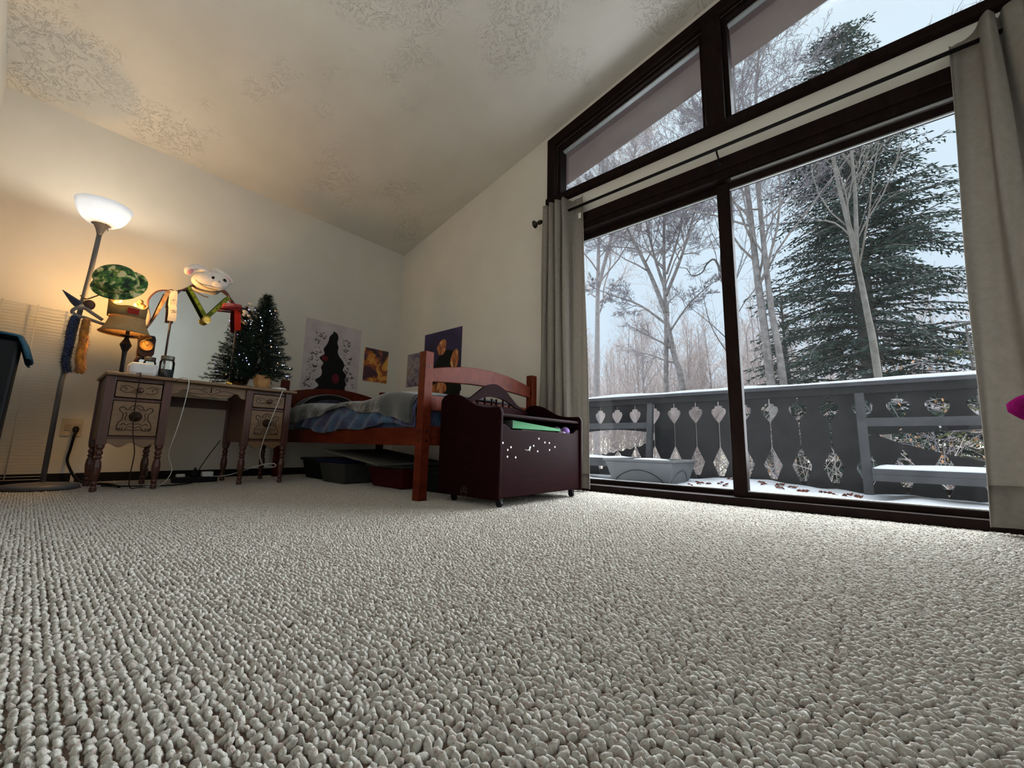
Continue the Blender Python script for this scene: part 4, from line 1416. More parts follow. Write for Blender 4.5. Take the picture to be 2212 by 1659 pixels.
ap = MB().prism(cen[::-1], 'x', XF - .03, XF - .012).build('center_apron', OAK, dk, bevel=.002)
cc = MB()
ym = (ya + yb_) / 2
for s in (-1, 1):
    for pts in ([(ym, .60), (ym + s * .03, .615), (ym + s * .05, .632), (ym + s * .035, .640), (ym + s * .024, .628)], [(ym + s * .05, .625), (ym + s * .08, .632), (ym + s * .13, .622)], [(ym + s * .03, .605), (ym + s * .07, .600), (ym + s * .12, .605), (ym + s * .135, .62)]):
        cc.tube([(XF - .0115, y, z) for y, z in curve2(pts, 4)], .0016, 5)
cc.tube([(XF - .0115, ym, .612), (XF - .0115, ym, .652)], .003, 5)
cc.build('carving', CARVE, ap)
MB().box(XB + .01, -2.124, .53, XB + .03, -1.711, .60).build('back_rail', OAKD, dk)
MB().box(XB + .01, -2.13, .05, XB + .03, -2.12, .10).build('cleat', OAKD, dk)
# scrolled gallery board at the back of the top
gal = curve2([(-2.40, .69), (-2.30, .705), (-2.20, .725), (-2.10, .752), (-2.02, .772), (-1.96, .776), (-1.915, .768), (-1.89, .757), (-1.865, .768), (-1.82, .776), (-1.76, .768), (-1.68, .745), (-1.58, .725), (-1.48, .71), (-1.41, .69)], 4)
gbk = MB().prism([(-2.40, .682)] + gal + [(-1.41, .682)], 'x', .335, .352).build('gallery_board', OAK, dk, bevel=.003)
g2 = MB().tube([(.3535, y, z) for y, z in gal], .009, 6)
for s in (-1, 1):
    g2.lathe([(0, 0), (.024, 0), (.022, .004), (0, .005)], (.352, -1.89 + s * .03, .715), 14, (1, 0, 0))
g2.build('scroll_moulding', OAKD, gbk, smooth=True)
# the three-part mirror
MIR = bpy.data.materials.new('mirror_silver')
MIR.use_nodes = True
b = MIR.node_tree.nodes['Principled BSDF']
b.inputs['Metallic'].default_value = 1
b.inputs['Roughness'].default_value = .015
b.inputs['Base Color'].default_value = (.93, .95, .94, 1)
MX = .362
mf = MB()
for y, z0, z1 in ((-2.122, .70, 1.335), (-1.722, .70, 1.335)):
    mf.tube([(MX + .012, y, z0), (MX + .012, y, z1)], .0055, 8)
topc = spline([(MX + .012, -2.165, 1.342), (MX + .012, -2.14, 1.353), (MX + .012, -2.115, 1.35), (MX + .012, -2.09, 1.372), (MX + .012, -2.06, 1.392), (MX + .012, -2.03, 1.43), (MX + .012, -1.98, 1.455), (MX + .012, -1.92, 1.462), (MX + .012, -1.86, 1.455), (MX + .012, -1.81, 1.43), (MX + .012, -1.785, 1.392), (MX + .012, -1.755, 1.365), (MX + .012, -1.73, 1.345), (MX + .012, -1.70, 1.345)], 4)
mf.tube(topc, [.006 + .005 * math.sin(i * .5) ** 2 for i in range(len(topc))], 8)
wingL = spline([(MX, -2.150, 1.350), (MX, -2.185, 1.345), (MX, -2.225, 1.318), (MX, -2.255, 1.255), (MX, -2.250, 1.19), (MX, -2.235, 1.13), (MX, -2.240, 1.06), (MX, -2.260, .97), (MX, -2.27, .88), (MX, -2.255, .80), (MX, -2.24, .74)], 4)
mf.tube(wingL, .0055, 8)
wingR = [(p.x, -3.844 - p.y, p.z) for p in wingL]
mf.tube(wingR, .0055, 8)
mfr = mf.build('mirror_frame', OAKD, dk, smooth=True)
def mpane(poly, x0=MX - .004, x1=MX + .002):
    MB().prism(poly, 'x', x0, x1).build('mirror_glass', MIR, mfr)
mpane([(-2.118, .72), (-1.726, .72), (-1.726, 1.34)] + [(p.y, p.z) for p in topc[::-1] if -2.115 < p.y < -1.73] + [(-2.118, 1.34)])
mpane([(-2.126, .73), (-2.126, 1.345)] + [(p.y, p.z) for p in wingL])
mpane([(-1.718, .73), (-1.718, 1.345)] + [(p[1], p[2]) for p in wingR])

# ------------------------------------------------------------------ things on the desk
tl = thing('table_lamp', 'table lamp with tan flared fabric shade and dark spiked iron stem', 'lamp', (.50, -2.345, .682))
MB().lathe([(.055, 0), (.055, .006), (.03, .014), (.014, .02), (.011, .03), (.011, .13), (.013, .17), (.030, .212), (.013, .25), (.010, .262), (.036, .268), (.036, .272), (.010, .278), (.010, .31), (.016, .312), (.016, .335), (0, .336)], (.50, -2.345, .682), 8).build('stem', METAL, tl)
TAN = cloth('tan_lampshade_fabric', (158, 132, 96), (146, 120, 86), .10, 700, .3)
sh_ = MB()
prof = [(.128, .0), (.112, .02), (.098, .05), (.088, .085), (.084, .115)]
for i, (r0, h0) in enumerate(prof):
    for j in range(28):
        a = 2 * PI * j / 28
        sh_.v.append((.50 + r0 * math.cos(a), -2.355 + r0 * math.sin(a), .965 + h0))
for i in range(4):
    for j in range(28):
        sh_.f.append((i * 28 + j, i * 28 + (j + 1) % 28, i * 28 + 28 + (j + 1) % 28, i * 28 + 28 + j))
sh_.build('shade', TAN, tl, smooth=True, solid=.003)
rim = MB()
for r0, h0 in ((.128, .965), (.084, 1.08)):
    rim.tube([(.50 + r0 * math.cos(a), -2.355 + r0 * math.sin(a), h0) for a in [2 * PI * i / 28 for i in range(28)]], .003, 6, close=True)
rim.build('shade_trim', mk('tan_binding', (150, 118, 80), .8), tl, smooth=True)
MB().ell((.50, -2.36, 1.085), (.022, .022, .03), 12, 8).build('bulb', emit('warm_bulb', (255, 190, 100), 6), tl, smooth=True)
pd = bpy.data.lights.new('table_lamp_light', 'POINT')
pd.energy = 24.0
pd.color = (1.0, .55, .17)
pd.shadow_soft_size = .05
po = bpy.data.objects.new('table_lamp_light', pd)
po.location = (.50, -2.36, 1.150)
COL.objects.link(po)

# crown-shaped felt hat on the shade
fh = thing('crown_hat', 'tan felt crown-shaped hat with red patch and two bobbles on the lampshade', 'hat', (.50, -2.36, 1.07))
FELT = mk('tan_felt', (132, 108, 74), .95, (120, 96, 64), 20, .2, 300)
ch_ = MB()
N = 40
for k, zf in enumerate((0, 1)):
    for j in range(N):
        a = 2 * PI * j / N
        r = .0905 + .004 * k
        front_ = math.cos(a)
        zz = 1.069 if k == 0 else 1.143 + .022 * math.cos(2 * a + PI) + .012 * math.cos(4 * a)
        ch_.v.append((.50 + r * math.cos(a), -2.362 + r * math.sin(a), zz))
for j in range(N):
    ch_.f.append((j, (j + 1) % N, N + (j + 1) % N, N + j))
ch_.build('band', FELT, fh, smooth=True, solid=.004)
for s, c in ((-1, (225, 120, 110)), (1, (132, 108, 74))):
    q_ = MB()
    for dy, dz, r in ((0, 0, .020), (.018 * s, -.012, .016), (-.014, -.008, .015), (.004, .016, .014)):
        q_.ell((.50, -2.362 + s * .052 + dy, 1.178 + dz), (.012, r, r), 10, 7)
    q_.build('bobble', FELT if s > 0 else mk('pinkish_felt', (176, 120, 96), .95), fh, smooth=True)
MB().grid(lambda u, v: (.50 + .0965 * math.cos((u - .5) * .6 + .2), -2.362 + .0965 * math.sin((u - .5) * .6 + .2), 1.082 + .036 * v), 6, 1).build('patch', mk('red_patch_felt', (130, 36, 32), .9), fh, solid=.002)

# small clock on a carved stand
ck = thing('clock', 'small dark clock with amber dial standing under the lampshade', 'clock', (.42, -2.235, .682))
MB().prism([(-2.275, .86), (-2.285, .97), (-2.275, .995), (-2.20, .995), (-2.192, .97), (-2.192, .87), (-2.205, .845), (-2.26, .84)], 'x', .405, .435).build('case', mk('dark_walnut', (40, 26, 20), .5), ck, bevel=.006)
MB().lathe([(0, 0), (.034, 0), (.034, .002), (0, .003)], (.435, -2.238, .922), 24, (1, 0, 0)).build('dial', mk('amber_dial', (226, 160, 76), .5, (214, 140, 60), 30), ck)
MB().tube([(.4375, -2.238 + .035 * math.cos(a), .922 + .035 * math.sin(a)) for a in [2 * PI * i / 24 for i in range(24)]], .0025, 6, close=True).build('bezel', mk('dull_brass', (130, 100, 60), .4, metal=.7), ck, smooth=True)
tk = MB()
for i in range(12):
    a = 2 * PI * i / 12
    tk.ell((.4385, -2.238 + .028 * math.cos(a), .922 + .028 * math.sin(a)), (.001, .002, .002), 6, 4)
tk.tube([(.439, -2.238, .922), (.439, -2.228, .934)], .001, 4).tube([(.439, -2.238, .922), (.439, -2.250, .940)], .0008, 4)
tk.build('hands', BLACKP, ck)
MB().tube(spline([(.42, -2.26, .842), (.42, -2.275, .81), (.42, -2.268, .77), (.42, -2.255, .74), (.42, -2.26, .69), (.42, -2.24, .684)], 4), .012, 8).lathe([(.045, 0), (.045, .008), (.02, .012)], (.42, -2.24, .683), 16).build('stand', mk('dark_walnut_stand', (46, 30, 22), .5), ck, smooth=True)

# white device, two jars
dv = thing('white_speaker', 'rounded white plastic device on the desk beside the glass jar', 'speaker', (.66, -2.265, .682))
MB().box(.60, -2.335, .683, .72, -2.20, .765).build('housing', WHITEP, dv, bevel=.022)
CGL = glass('jar_glass', (.93, .95, .94, 1), 1.0)
def jar(x, y, h, r, label, fill):
    j = thing('glass_jar', label, 'jar', (x, y, .682))
    MB().lathe([(.0, .001), (r * .92, .001), (r, .008), (r, h * .68), (r * .97, h * .76), (r * .80, h * .83), (r * .80, h * .87)], (x, y, .682), 24).build('glass', CGL, j, smooth=True)
    MB().lathe([(.0, .004), (r * .93, .004), (r * .93, h * .42), (0, h * .43)], (x, y, .682), 20).build('contents', fill, j, smooth=True)
    MB().lathe([(r * .86, h * .84), (r * .90, h * .85), (r * .90, h * .985), (r * .86, h), (0, h)], (x, y, .682), 24).build('lid', mk('grey_tin', (108, 104, 96), .4, metal=.6), j, smooth=False)
jar(.64, -2.148, .155, .040, 'glass jar with grey tin lid in front of the mirror', mk('dark_grey_beads', (60, 64, 66), .6, (44, 46, 48), 200))
jar(.55, -2.222, .145, .034, 'second glass jar behind the white device', mk('brown_beads', (74, 60, 50), .6))
tag(MB().ell((.70, -1.812, .697), (.014, .017, .016), 14, 9).ell((.707, -1.80, .694), (.011, .012, .012), 10, 7).build('gold_bell', mk('polished_gold', (214, 176, 84), .25, metal=1.0), smooth=True), 'small shiny gold ball on the desk edge under the mirror', 'ornament')
ds = thing('white_puck', 'flat white round charger with a cable at the right end of the desk', 'charger', (.68, -1.475, .682))
MB().lathe([(0, .001), (.046, .001), (.052, .006), (.052, .016), (.044, .024), (0, .025)], (.68, -1.475, .682), 28).build('disc', WHITEP, ds, smooth=True)

# ------------------------------------------------------------------ small christmas tree in a wooden pot
xt = thing('christmas_tree', 'small dark artificial Christmas tree with tiny lights in a tan wooden pot', 'christmas tree', (.60, -1.59, .682))
pot = MB()
ring0, ring1, ring2 = [], [], []
for k, (r, z) in enumerate(((.036, .683), (.052, .72), (.060, .765), (.062, .79), (.054, .79), (.05, .76))):
    for j in range(6):
        a = 2 * PI * (j + .3) / 6
        pot.v.append((.62 + r * math.cos(a), -1.578 + r * math.sin(a), z))
for k in range(5):
    for j in range(6):
        pot.f.append((k * 6 + j, k * 6 + (j + 1) % 6, k * 6 + 6 + (j + 1) % 6, k * 6 + 6 + j))
pot.f.append(tuple(range(5, -1, -1)))
pot.f.append(tuple(30 + j for j in range(6)))
pot.build('pot', mk('tan_wood_pot', (190, 148, 100), .55, (176, 132, 86), 9), xt)
TRX, TRY = .60, -1.60
MB().tube([(TRX + .01, TRY + .01, .76), (TRX, TRY, 1.42)], [.009, .004], 8).build('trunk', mk('brown_wire_trunk', (50, 34, 24), .8), xt, smooth=True)
rt = random.Random(2)
nd_ = MB()
tips = []
for b_i in range(300):
    t = b_i / 299
    z = .775 + .645 * t
    L = (.225 * (1 - t) ** .85 + .022) * rt.uniform(.75, 1.1)
    az = b_i * 2.399 + rt.uniform(-.3, .3)
    d = Vector((math.cos(az), math.sin(az), .10 + .5 * t))
    p0 = Vector((TRX, TRY, z))
    p1 = p0 + d * L + Vector((0, 0, -.03 * (1 - t)))
    nd_.tube([p0, p1], .0016, 3, cap=False)
    tips.append((p0, p1))
    n_ = max(8, int(L / .0042))
    dn = (p1 - p0).normalized()
    for j in range(n_):
        c = p0.lerp(p1, .12 + .88 * j / n_)
        for _ in range(3):
            v_ = (dn * rt.uniform(.5, 1.1) + perp(dn, rt)).normalized()
            w_ = perp(v_, rt) * .0016
            e = c + v_ * rt.uniform(.018, .032)
            k0 = len(nd_.v)
            nd_.v += [tuple(c - w_), tuple(c + w_), tuple(e)]
            nd_.f.append((k0, k0 + 1, k0 + 2))
f_ = nd_.build('foliage', mk('dark_pvc_needles', (22, 38, 28), .55, (14, 26, 20), 30), xt, fast=True)
f_['kind'] = 'stuff'
bu = None
EMS = [emit('cool_fairy_light', (210, 225, 255), 3.0), emit('warm_fairy_light', (255, 200, 150), 2.5), emit('violet_fairy_light', (190, 170, 255), 2.2)]
sph = [MB().ell((0, 0, 0), (.0036, .0036, .0048), 6, 4).mesh('fairy_light', e_, smooth=True) for e_ in EMS]
for i in range(46):
    p0, p1 = tips[rt.randrange(10, 250)]
    q_ = p0.lerp(p1, rt.uniform(.75, 1.0)) + Vector((rt.gauss(0, .006), rt.gauss(0, .006), .006))
    o = bpy.data.objects.new('fairy_light', sph[0 if i % 3 else (1 if i % 2 else 2)])
    COL.objects.link(o)
    o.parent = xt
    o.location = q_ - Vector(ORG[xt.name])

# ------------------------------------------------------------------ things hung on the mirror
# white plush hat with floppy ears
ph = thing('plush_hat', 'white plush animal hat with pink ears sitting on top of the mirror', 'hat', (.41, -1.93, 1.40))
PLUSH = mk('white_plush', (222, 212, 204), .95, (212, 200, 192), 30, .35, 260, sheen=.5)
PINK = mk('pink_plush', (222, 150, 158), .95, sheen=.4)
hm = Matrix.Rotation(.22, 3, 'X')
MB().ell((.41, -1.93, 1.482), (.075, .122, .070), 22, 14, hm).build('head', PLUSH, ph, smooth=True)
MB().ell((.455, -1.89, 1.462), (.040, .058, .040), 16, 10, hm).build('muzzle', PLUSH, ph, smooth=True)
e1 = MB().tube(spline([(.42, -1.955, 1.538), (.425, -1.995, 1.556), (.43, -2.04, 1.548), (.435, -2.078, 1.515), (.438, -2.082, 1.485)], 4), [.014 + .013 * math.sin(PI * i / 16) for i in range(17)], 10).build('ear', PLUSH, ph, smooth=True)
MB().ell((.453, -2.068, 1.502), (.009, .016, .028), 10, 8, Matrix.Rotation(-.5, 3, 'X')).build('ear_lining', PINK, e1, smooth=True)
e2 = MB().tube(spline([(.40, -1.925, 1.535), (.405, -1.915, 1.575), (.41, -1.875, 1.562), (.415, -1.83, 1.540), (.42, -1.80, 1.505)], 4), [.013 + .011 * math.sin(PI * i / 16) for i in range(17)], 10).build('ear', PLUSH, ph, smooth=True)
MB().ell((.432, -1.832, 1.530), (.008, .028, .008), 10, 8, Matrix.Rotation(-.6, 3, 'X')).build('ear_lining', PINK, e2, smooth=True)
for y, z, x in ((-1.935, 1.490, .480), (-1.862, 1.494, .480)):
    MB().ell((x, y, z), (.006, .012, .015), 12, 8).build('eye', mk('glossy_black_eye', (14, 12, 12), .15), ph, smooth=True)
MB().ell((.495, -1.898, 1.470), (.004, .006, .004), 8, 6).build('nose', mk('brown_nose', (70, 46, 40), .5), ph, smooth=True)
MB().tube(spline([(.445, -2.03, 1.455), (.46, -1.99, 1.420), (.475, -1.94, 1.405), (.487, -1.90, 1.405)], 4), .004, 6).build('brim_edge', mk('tan_brim', (180, 148, 96), .9), ph, smooth=True)

md_ = thing('medal', 'gold medal on a green and yellow lanyard hanging from the mirror', 'medal', (.40, -1.93, 1.19))
LAN = mk('green_lanyard_ribbon', (128, 142, 40), .7, (92, 112, 34), 14)
EDG = mk('dark_lanyard_edge', (52, 62, 24), .7)
for y0, z0 in ((-2.055, 1.405), (-1.803, 1.400)):
    s = -1 if y0 < -1.93 else 1
    a, b = Vector((.395, y0, z0)), Vector((.405, -1.928 + s * .006, 1.208))
    wv = Vector((0, (b - a).z, -(b - a).y)).normalized() * .013
    MB().strip([a, b], wv, .0016).build('lanyard', LAN, md_)
    eg = MB()
    for q_ in (-1, 1):
        eg.strip([a + wv * q_ * .94 + Vector((.001, 0, 0)), b + wv * q_ * .94 + Vector((.001, 0, 0))], wv * .12, .0012)
    for t in (.12, .35, .58):
        c = a.lerp(b, t) + Vector((.0012, 0, 0))
        eg.ell(c, (.0008, .005, .006), 8, 5)
    for t in (.80, .86, .92):
        c = a.lerp(b, t) + Vector((.0012, 0, 0))
        eg.strip([c - (b - a).normalized() * .004, c + (b - a).normalized() * .004], wv * .5, .0012)
    eg.build('lanyard_print', EDG, md_)
MB().lathe([(0, 0), (.026, 0), (.028, .002), (.028, .005), (.022, .006), (.020, .004), (0, .004)], (.408, -1.926, 1.186), 24, (1, .15, 0)).build('disc', mk('medal_gold', (196, 160, 76), .3, metal=.9), md_, smooth=False)
# brown sash, cream paper ribbon, red ribbon
sa = MB().strip([(.41, -2.165, 1.335), (.415, -2.185, 1.25), (.42, -2.21, 1.15), (.42, -2.235, 1.07), (.42, -2.25, 1.03)], [(0, .013, .004), (0, .013, .005), (0, .009, .005), (0, .005, .003), (0, .0015, .001)], .003)
tag(sa.build('brown_sash', mk('mottled_brown_cloth', (186, 148, 112), .85, (74, 50, 38), 9)), 'mottled brown tapering sash hung on the left mirror post', 'sash')
cr = thing('award_ribbon', 'cream paper award ribbon with grey print on the left mirror post', 'ribbon', (.41, -2.13, 1.13))
MB().strip([(.41, -2.138, 1.345), (.412, -2.134, 1.29), (.413, -2.133, 1.235), (.408, -2.128, 1.225), (.413, -2.125, 1.18), (.409, -2.124, 1.125)], (0, .023, .002), .0015).build('paper', mk('cream_paper', (226, 208, 182), .7, (216, 196, 168), 20), cr)
ps = MB()
for i in range(16):
    y, z = -2.134 + rp.gauss(0, .009), 1.275 + rp.gauss(0, .018)
    ps.tube([(.4155, y, z), (.4155, y + rp.uniform(-.006, .006), z + rp.uniform(-.009, .009))], .0008, 4)
for i in range(7):
    y, z = -2.126 + rp.gauss(0, .006), 1.195 + rp.gauss(0, .010)
    ps.tube([(.4145, y - .005, z), (.4145, y, z + .004), (.4145, y + .005, z - .001)], .0009, 4)
ps.build('print', mk('grey_ink', (92, 82, 70), .7), cr)
rr_ = thing('red_ribbon', 'bright red ribbon on the right mirror post in front of the tree', 'ribbon', (.41, -1.72, 1.15))
MB().strip([(.412, -1.738, 1.32), (.416, -1.735, 1.26), (.418, -1.728, 1.20), (.416, -1.722, 1.148)], (0, .021, .003), .002).build('ribbon', mk('red_satin', (196, 44, 30), .5, (176, 34, 24), 20), rr_)
hb = thing('pink_headband', 'pink and maroon loops of ribbon hung on the right mirror post', 'headband', (.42, -1.78, 1.31))
for k, (z, col) in enumerate(((1.322, (206, 92, 92)), (1.308, (140, 46, 52)), (1.334, (206, 96, 100)))):
    MB().tube([(.425 + .02 * math.cos(a) + .004 * k, -1.782 + .060 * math.sin(a), z + .010 * math.sin(a + .4)) for a in [2 * PI * i / 24 for i in range(24)]], .0055, 7, close=True).build('loop', mk('pink_cord', col, .8), hb, smooth=True)
fp = thing('floral_pick', 'sprig of white cotton buds and dark berries tucked behind the red ribbon', 'floral pick', (.43, -1.70, 1.25))
st_ = MB()
buds = [(.44, -1.665, 1.372, .017), (.44, -1.692, 1.300, .020), (.45, -1.665, 1.272, .016), (.45, -1.642, 1.255, .018), (.44, -1.70, 1.275, .012)]
for (x, y, z, r) in buds:
    st_.tube(spline([(.415, -1.735, 1.30), (x - .01, (y - 1.735) / 2, (z + 1.31) / 2), (x, y, z)], 4), .0015, 5)
    MB().ell((x, y, z), (r * .8, r * 1.15, r * .8), 12, 8, Matrix.Rotation(-.5, 3, 'X')).build('bud', mk('cotton_white', (230, 220, 210), .9), fp, smooth=True)
st_.build('stem', mk('dark_wire', (40, 36, 34), .7), fp)
for c in ((.44, -1.685, 1.338), (.44, -1.70, 1.322)):
    MB().ell(c, (.009, .010, .009), 10, 7).build('berry', mk('dark_berry', (40, 24, 30), .4), fp, smooth=True)

# ------------------------------------------------------------------ torchiere floor lamp
fl_ = thing('floor_lamp', 'lit torchiere floor lamp with frosted bowl shade beside the desk', 'lamp', (.43, -2.59, 0))
LX, LY = .43, -2.59
tx, ty_ = .43, -2.545
MB().lathe([(0, .001), (.150, .001), (.156, .008), (.156, .022), (.148, .030), (.05, .038), (.02, .042), (0, .042)], (LX, LY, 0), 40).build('base', STEEL, fl_, smooth=True)
MB().tube([(LX, LY, .04), (LX, LY, .62), (tx, ty_ - .008, 1.35), (tx, ty_, 1.60)], .0125, 14).build('pole', STEEL, fl_, smooth=True)
MB().lathe([(.013, 0), (.015, .012), (.022, .035), (.034, .060), (.048, .074), (.048, .078), (0, .078)], (tx, ty_, 1.588), 24).build('socket_cone', STEEL, fl_, smooth=True)
MB().tube(spline([(tx + .03, ty_ + .025, 1.64), (tx + .045, ty_ + .03, 1.63), (tx + .05, ty_ + .032, 1.61)], 3), .002, 5).build('switch', STEEL, fl_)
bowl = MB()
bp_ = [(.046, 1.658), (.070, 1.667), (.095, 1.687), (.114, 1.716), (.127, 1.750), (.137, 1.790)]
for r0, h0 in bp_:
    for j in range(40):
        a = 2 * PI * j / 40
        bowl.v.append((tx + r0 * math.cos(a), ty_ + r0 * math.sin(a), h0))
for i in range(len(bp_) - 1):
    for j in range(40):
        bowl.f.append((i * 40 + j, i * 40 + (j + 1) % 40, i * 40 + 40 + (j + 1) % 40, i * 40 + 40 + j))
FROST = cloth('frosted_glass', (196, 203, 213), (192, 199, 210), .24, 40, 0)
ft = FROST.node_tree
fo_ = next(n_ for n_ in ft.nodes if n_.type == 'OUTPUT_MATERIAL')
fm_ = ft.nodes.new('ShaderNodeMixShader')
fm_.inputs[0].default_value = .17
ftr = ft.nodes.new('ShaderNodeBsdfTransparent')
ft.links.new(fo_.inputs[0].links[0].from_socket, fm_.inputs[1])
ft.links.new(ftr.outputs[0], fm_.inputs[2])
ft.links.new(fm_.outputs[0], fo_.inputs[0])
bowl.build('shade', FROST, fl_, smooth=True, solid=.004)
MB().ell((tx, ty_, 1.705), (.034, .034, .036), 14, 9).build('bulb', emit('bright_bulb', (255, 246, 226), 10), fl_, smooth=True)
pd = bpy.data.lights.new('floor_lamp_light', 'POINT')
pd.energy = 9.0
pd.color = (1.0, .88, .70)
pd.shadow_soft_size = .035
po = bpy.data.objects.new('floor_lamp_light', pd)
po.location = (tx, ty_, 1.75)
COL.objects.link(po)

# bucket hat hung on the lamp pole
ht = thing('camo_hat', 'green camouflage bucket hat hung on the floor lamp pole', 'hat', (.50, -2.46, 1.24))
def camo():
    mt, t, n, l, b = nodes_of('green_camouflage_cloth')
    b.inputs['Roughness'].default_value = .85
    p = pos_map(t)
    f = noise(t, p, 24, 3, .55, .6)
    c1 = ramp(t, f, [(0.0, (22, 38, 20)), (0.40, (44, 82, 36)), (0.48, (84, 118, 48)), (0.54, (120, 142, 62)), (0.575, (202, 188, 142))])
    for nd in t.nodes:
        if nd.type == 'VALTORGB':
            nd.color_ramp.interpolation = 'CONSTANT'
    l.new(c1, b.inputs['Base Color'])
    return mt
CAMO = camo()
ax = Vector((.80, -.46, .36)).normalized()
HC = Vector((.665, -2.443, 1.252))
hat = MB()
hp = [(0, .082), (.050, .081), (.080, .074), (.092, .055), (.097, .015), (.099, -.02)]
bpf = [(.099, -.02), (.112, -.030), (.126, -.038), (.130, -.039)]
hr_ = Vector((0, 1, 0))
e1_ = (hr_ - ax * hr_.dot(ax)).normalized()
e2_ = ax.cross(e1_)
def hatlathe(prof, warp=0.0):
    mb = MB()
    n = 36
    for r, h in prof:
        for j in range(n):
            a = 2 * PI * j / n
            hh = h + warp * math.sin(2 * a + .6) * max(0, (r - .09) / .045)
            mb.v.append(tuple(HC + e1_ * max(r, 1e-4) * 1.06 * math.cos(a) + e2_ * max(r, 1e-4) * .88 * math.sin(a) + ax * hh * .9))
    for i in range(len(prof) - 1):
        for j in range(n):
            mb.f.append((i * n + j, i * n + (j + 1) % n, (i + 1) * n + (j + 1) % n, (i + 1) * n + j))
    return mb
hatlathe(hp).build('crown', CAMO, ht, smooth=True, solid=.003)
hatlathe(bpf, .012).build('brim', CAMO, ht, smooth=True, solid=.003)
hatlathe([(.0945, -.018), (.0945, -.004)]).build('band', mk('dark_green_band', (24, 38, 20), .85), ht, smooth=True, solid=.002)
MB().tube(spline([(.46, -2.578, 1.165), (.50, -2.555, 1.14), (.58, -2.52, 1.15), (.64, -2.49, 1.165)], 4), .004, 6).build('chin_cord', mk('brown_cord', (120, 92, 70), .8), ht, smooth=True)

# plush ear headband hung round the pole
eb = thing('ear_headband', 'grey plush animal-ear headband with a pointed blue ear on the lamp pole', 'headband', (.46, -2.57, 1.03))
FURB = mk('navy_plush', (46, 50, 74), .95, (34, 36, 52), 30, .4, 200, sheen=.4)
FURG = mk('grey_plush', (118, 108, 104), .95, (96, 86, 84), 30, .4, 200, sheen=.4)
MB().tube([(.47, -2.578, 1.105), (.475, -2.60, 1.120), (.48, -2.63, 1.148), (.482, -2.655, 1.172)], [.026, .021, .011, .002], 10).build('ear', FURB, eb, smooth=True)
MB().tube([(.47, -2.575, 1.10), (.472, -2.566, 1.092), (.474, -2.555, 1.085)], [.020, .019, .014], 10).build('ear_tip', mk('cream_plush', (190, 172, 150), .95), eb, smooth=True)
MB().ell((.47, -2.535, 1.115), (.026, .028, .032), 14, 9).build('ear', mk('brown_plush', (96, 70, 62), .95, (74, 54, 50), 30, .3, 200), eb, smooth=True)
MB().tube(spline([(.46, -2.595, 1.045), (.47, -2.60, 1.060), (.48, -2.585, 1.078), (.485, -2.55, 1.085), (.49, -2.52, 1.065), (.495, -2.49, 1.045), (.497, -2.468, 1.030)], 4), .010, 8).build('band', FURG, eb, smooth=True)
MB().tube(spline([(.46, -2.595, 1.05), (.47, -2.575, 1.032), (.48, -2.545, 1.030), (.49, -2.51, 1.018), (.495, -2.475, 1.008), (.497, -2.455, 1.005)], 4), .009, 8).build('band', FURG, eb, smooth=True)
# two fluffy tails
def tail(name, label, col, col2, pts, rad, seed):
    r = random.Random(seed)
    p = spline(pts, 8)
    n = len(p) - 1
    def rad_at(i):
        return rad * (.75 + .25 * math.sin(PI * i / n))
    body = MB().tube(p, [rad_at(i) * .8 for i in range(n + 1)], 10)
    t = thing(name, label, 'tail', tuple(p[-1]))
    M_ = mk(name + '_fur', col, .9, col2, 25, .3, 200, sheen=.3)
    body.build('core', M_, t, smooth=True)
    fur = MB()
    for k in range(2600):
        i = r.randrange(n)
        c = p[i].lerp(p[i + 1], r.random())
        dd = (p[i + 1] - p[i]).normalized()
        o_ = perp(dd, r)
        a = c + o_ * rad_at(i) * .7
        e = c + o_ * rad_at(i) * r.uniform(1.05, 1.6) + dd * r.uniform(.004, .018)
        w = dd.cross(o_) * .0016
        k0 = len(fur.v)
        fur.v += [tuple(a - w), tuple(a + w), tuple(e)]
        fur.f.append((k0, k0 + 1, k0 + 2))
    f = fur.build('fur', M_, t, fast=True)
    f['kind'] = 'stuff'
tail('blue_tail', 'dark blue fluffy costume tail hanging from the lamp pole', (28, 42, 84), (14, 22, 48), [(.47, -2.585, 1.03), (.475, -2.592, .95), (.475, -2.588, .85), (.475, -2.590, .75), (.48, -2.575, .685)], .026, 1)
tail('orange_tail', 'orange yellow fluffy costume tail hanging beside the blue one', (196, 130, 36), (150, 92, 22), [(.50, -2.535, 1.02), (.505, -2.537, .95), (.505, -2.533, .86), (.505, -2.535, .78), (.505, -2.525, .715), (.505, -2.530, .690)], .027, 2)

# ------------------------------------------------------------------ wall grid panel, outlet, cords
gp = thing('wire_grid_panel', 'white wire grid panel leaning on the left wall behind the floor lamp', 'wire panel', (.04, -2.78, 0))
WIRE = mk('white_coated_wire', (206, 198, 184), .5)
for y in (-3.04, -2.89, -2.74, -2.59):
    MB().tube([(.055, y, .03), (.045, y, 1.148)], .0032, 6).build('upright_wire', WIRE, gp, smooth=True)
hw = MB()
for i in range(58):
    z = .03 + 1.11 * i / 57
    x = .048 - .01 * i / 57 + .002
    hw.tube([(x, -3.05, z), (x, -2.572, z)], .0016, 4)
hw.build('cross_wires', WIRE, gp)['kind'] = 'stuff'
ol = thing('wall_outlet', 'beige double outlet on the left wall between grid panel and desk', 'outlet', (.0, -2.49, .30))
MB().box(.0, -2.545, .305, .006, -2.445, .425).build('plate', mk('beige_plate', (196, 182, 158), .5), ol, bevel=.003)
MB().box(.006, -2.528, .345, .009, -2.495, .385).box(.006, -2.485, .345, .009, -2.452, .385).build('socket', mk('beige_socket', (176, 160, 136), .5), ol)
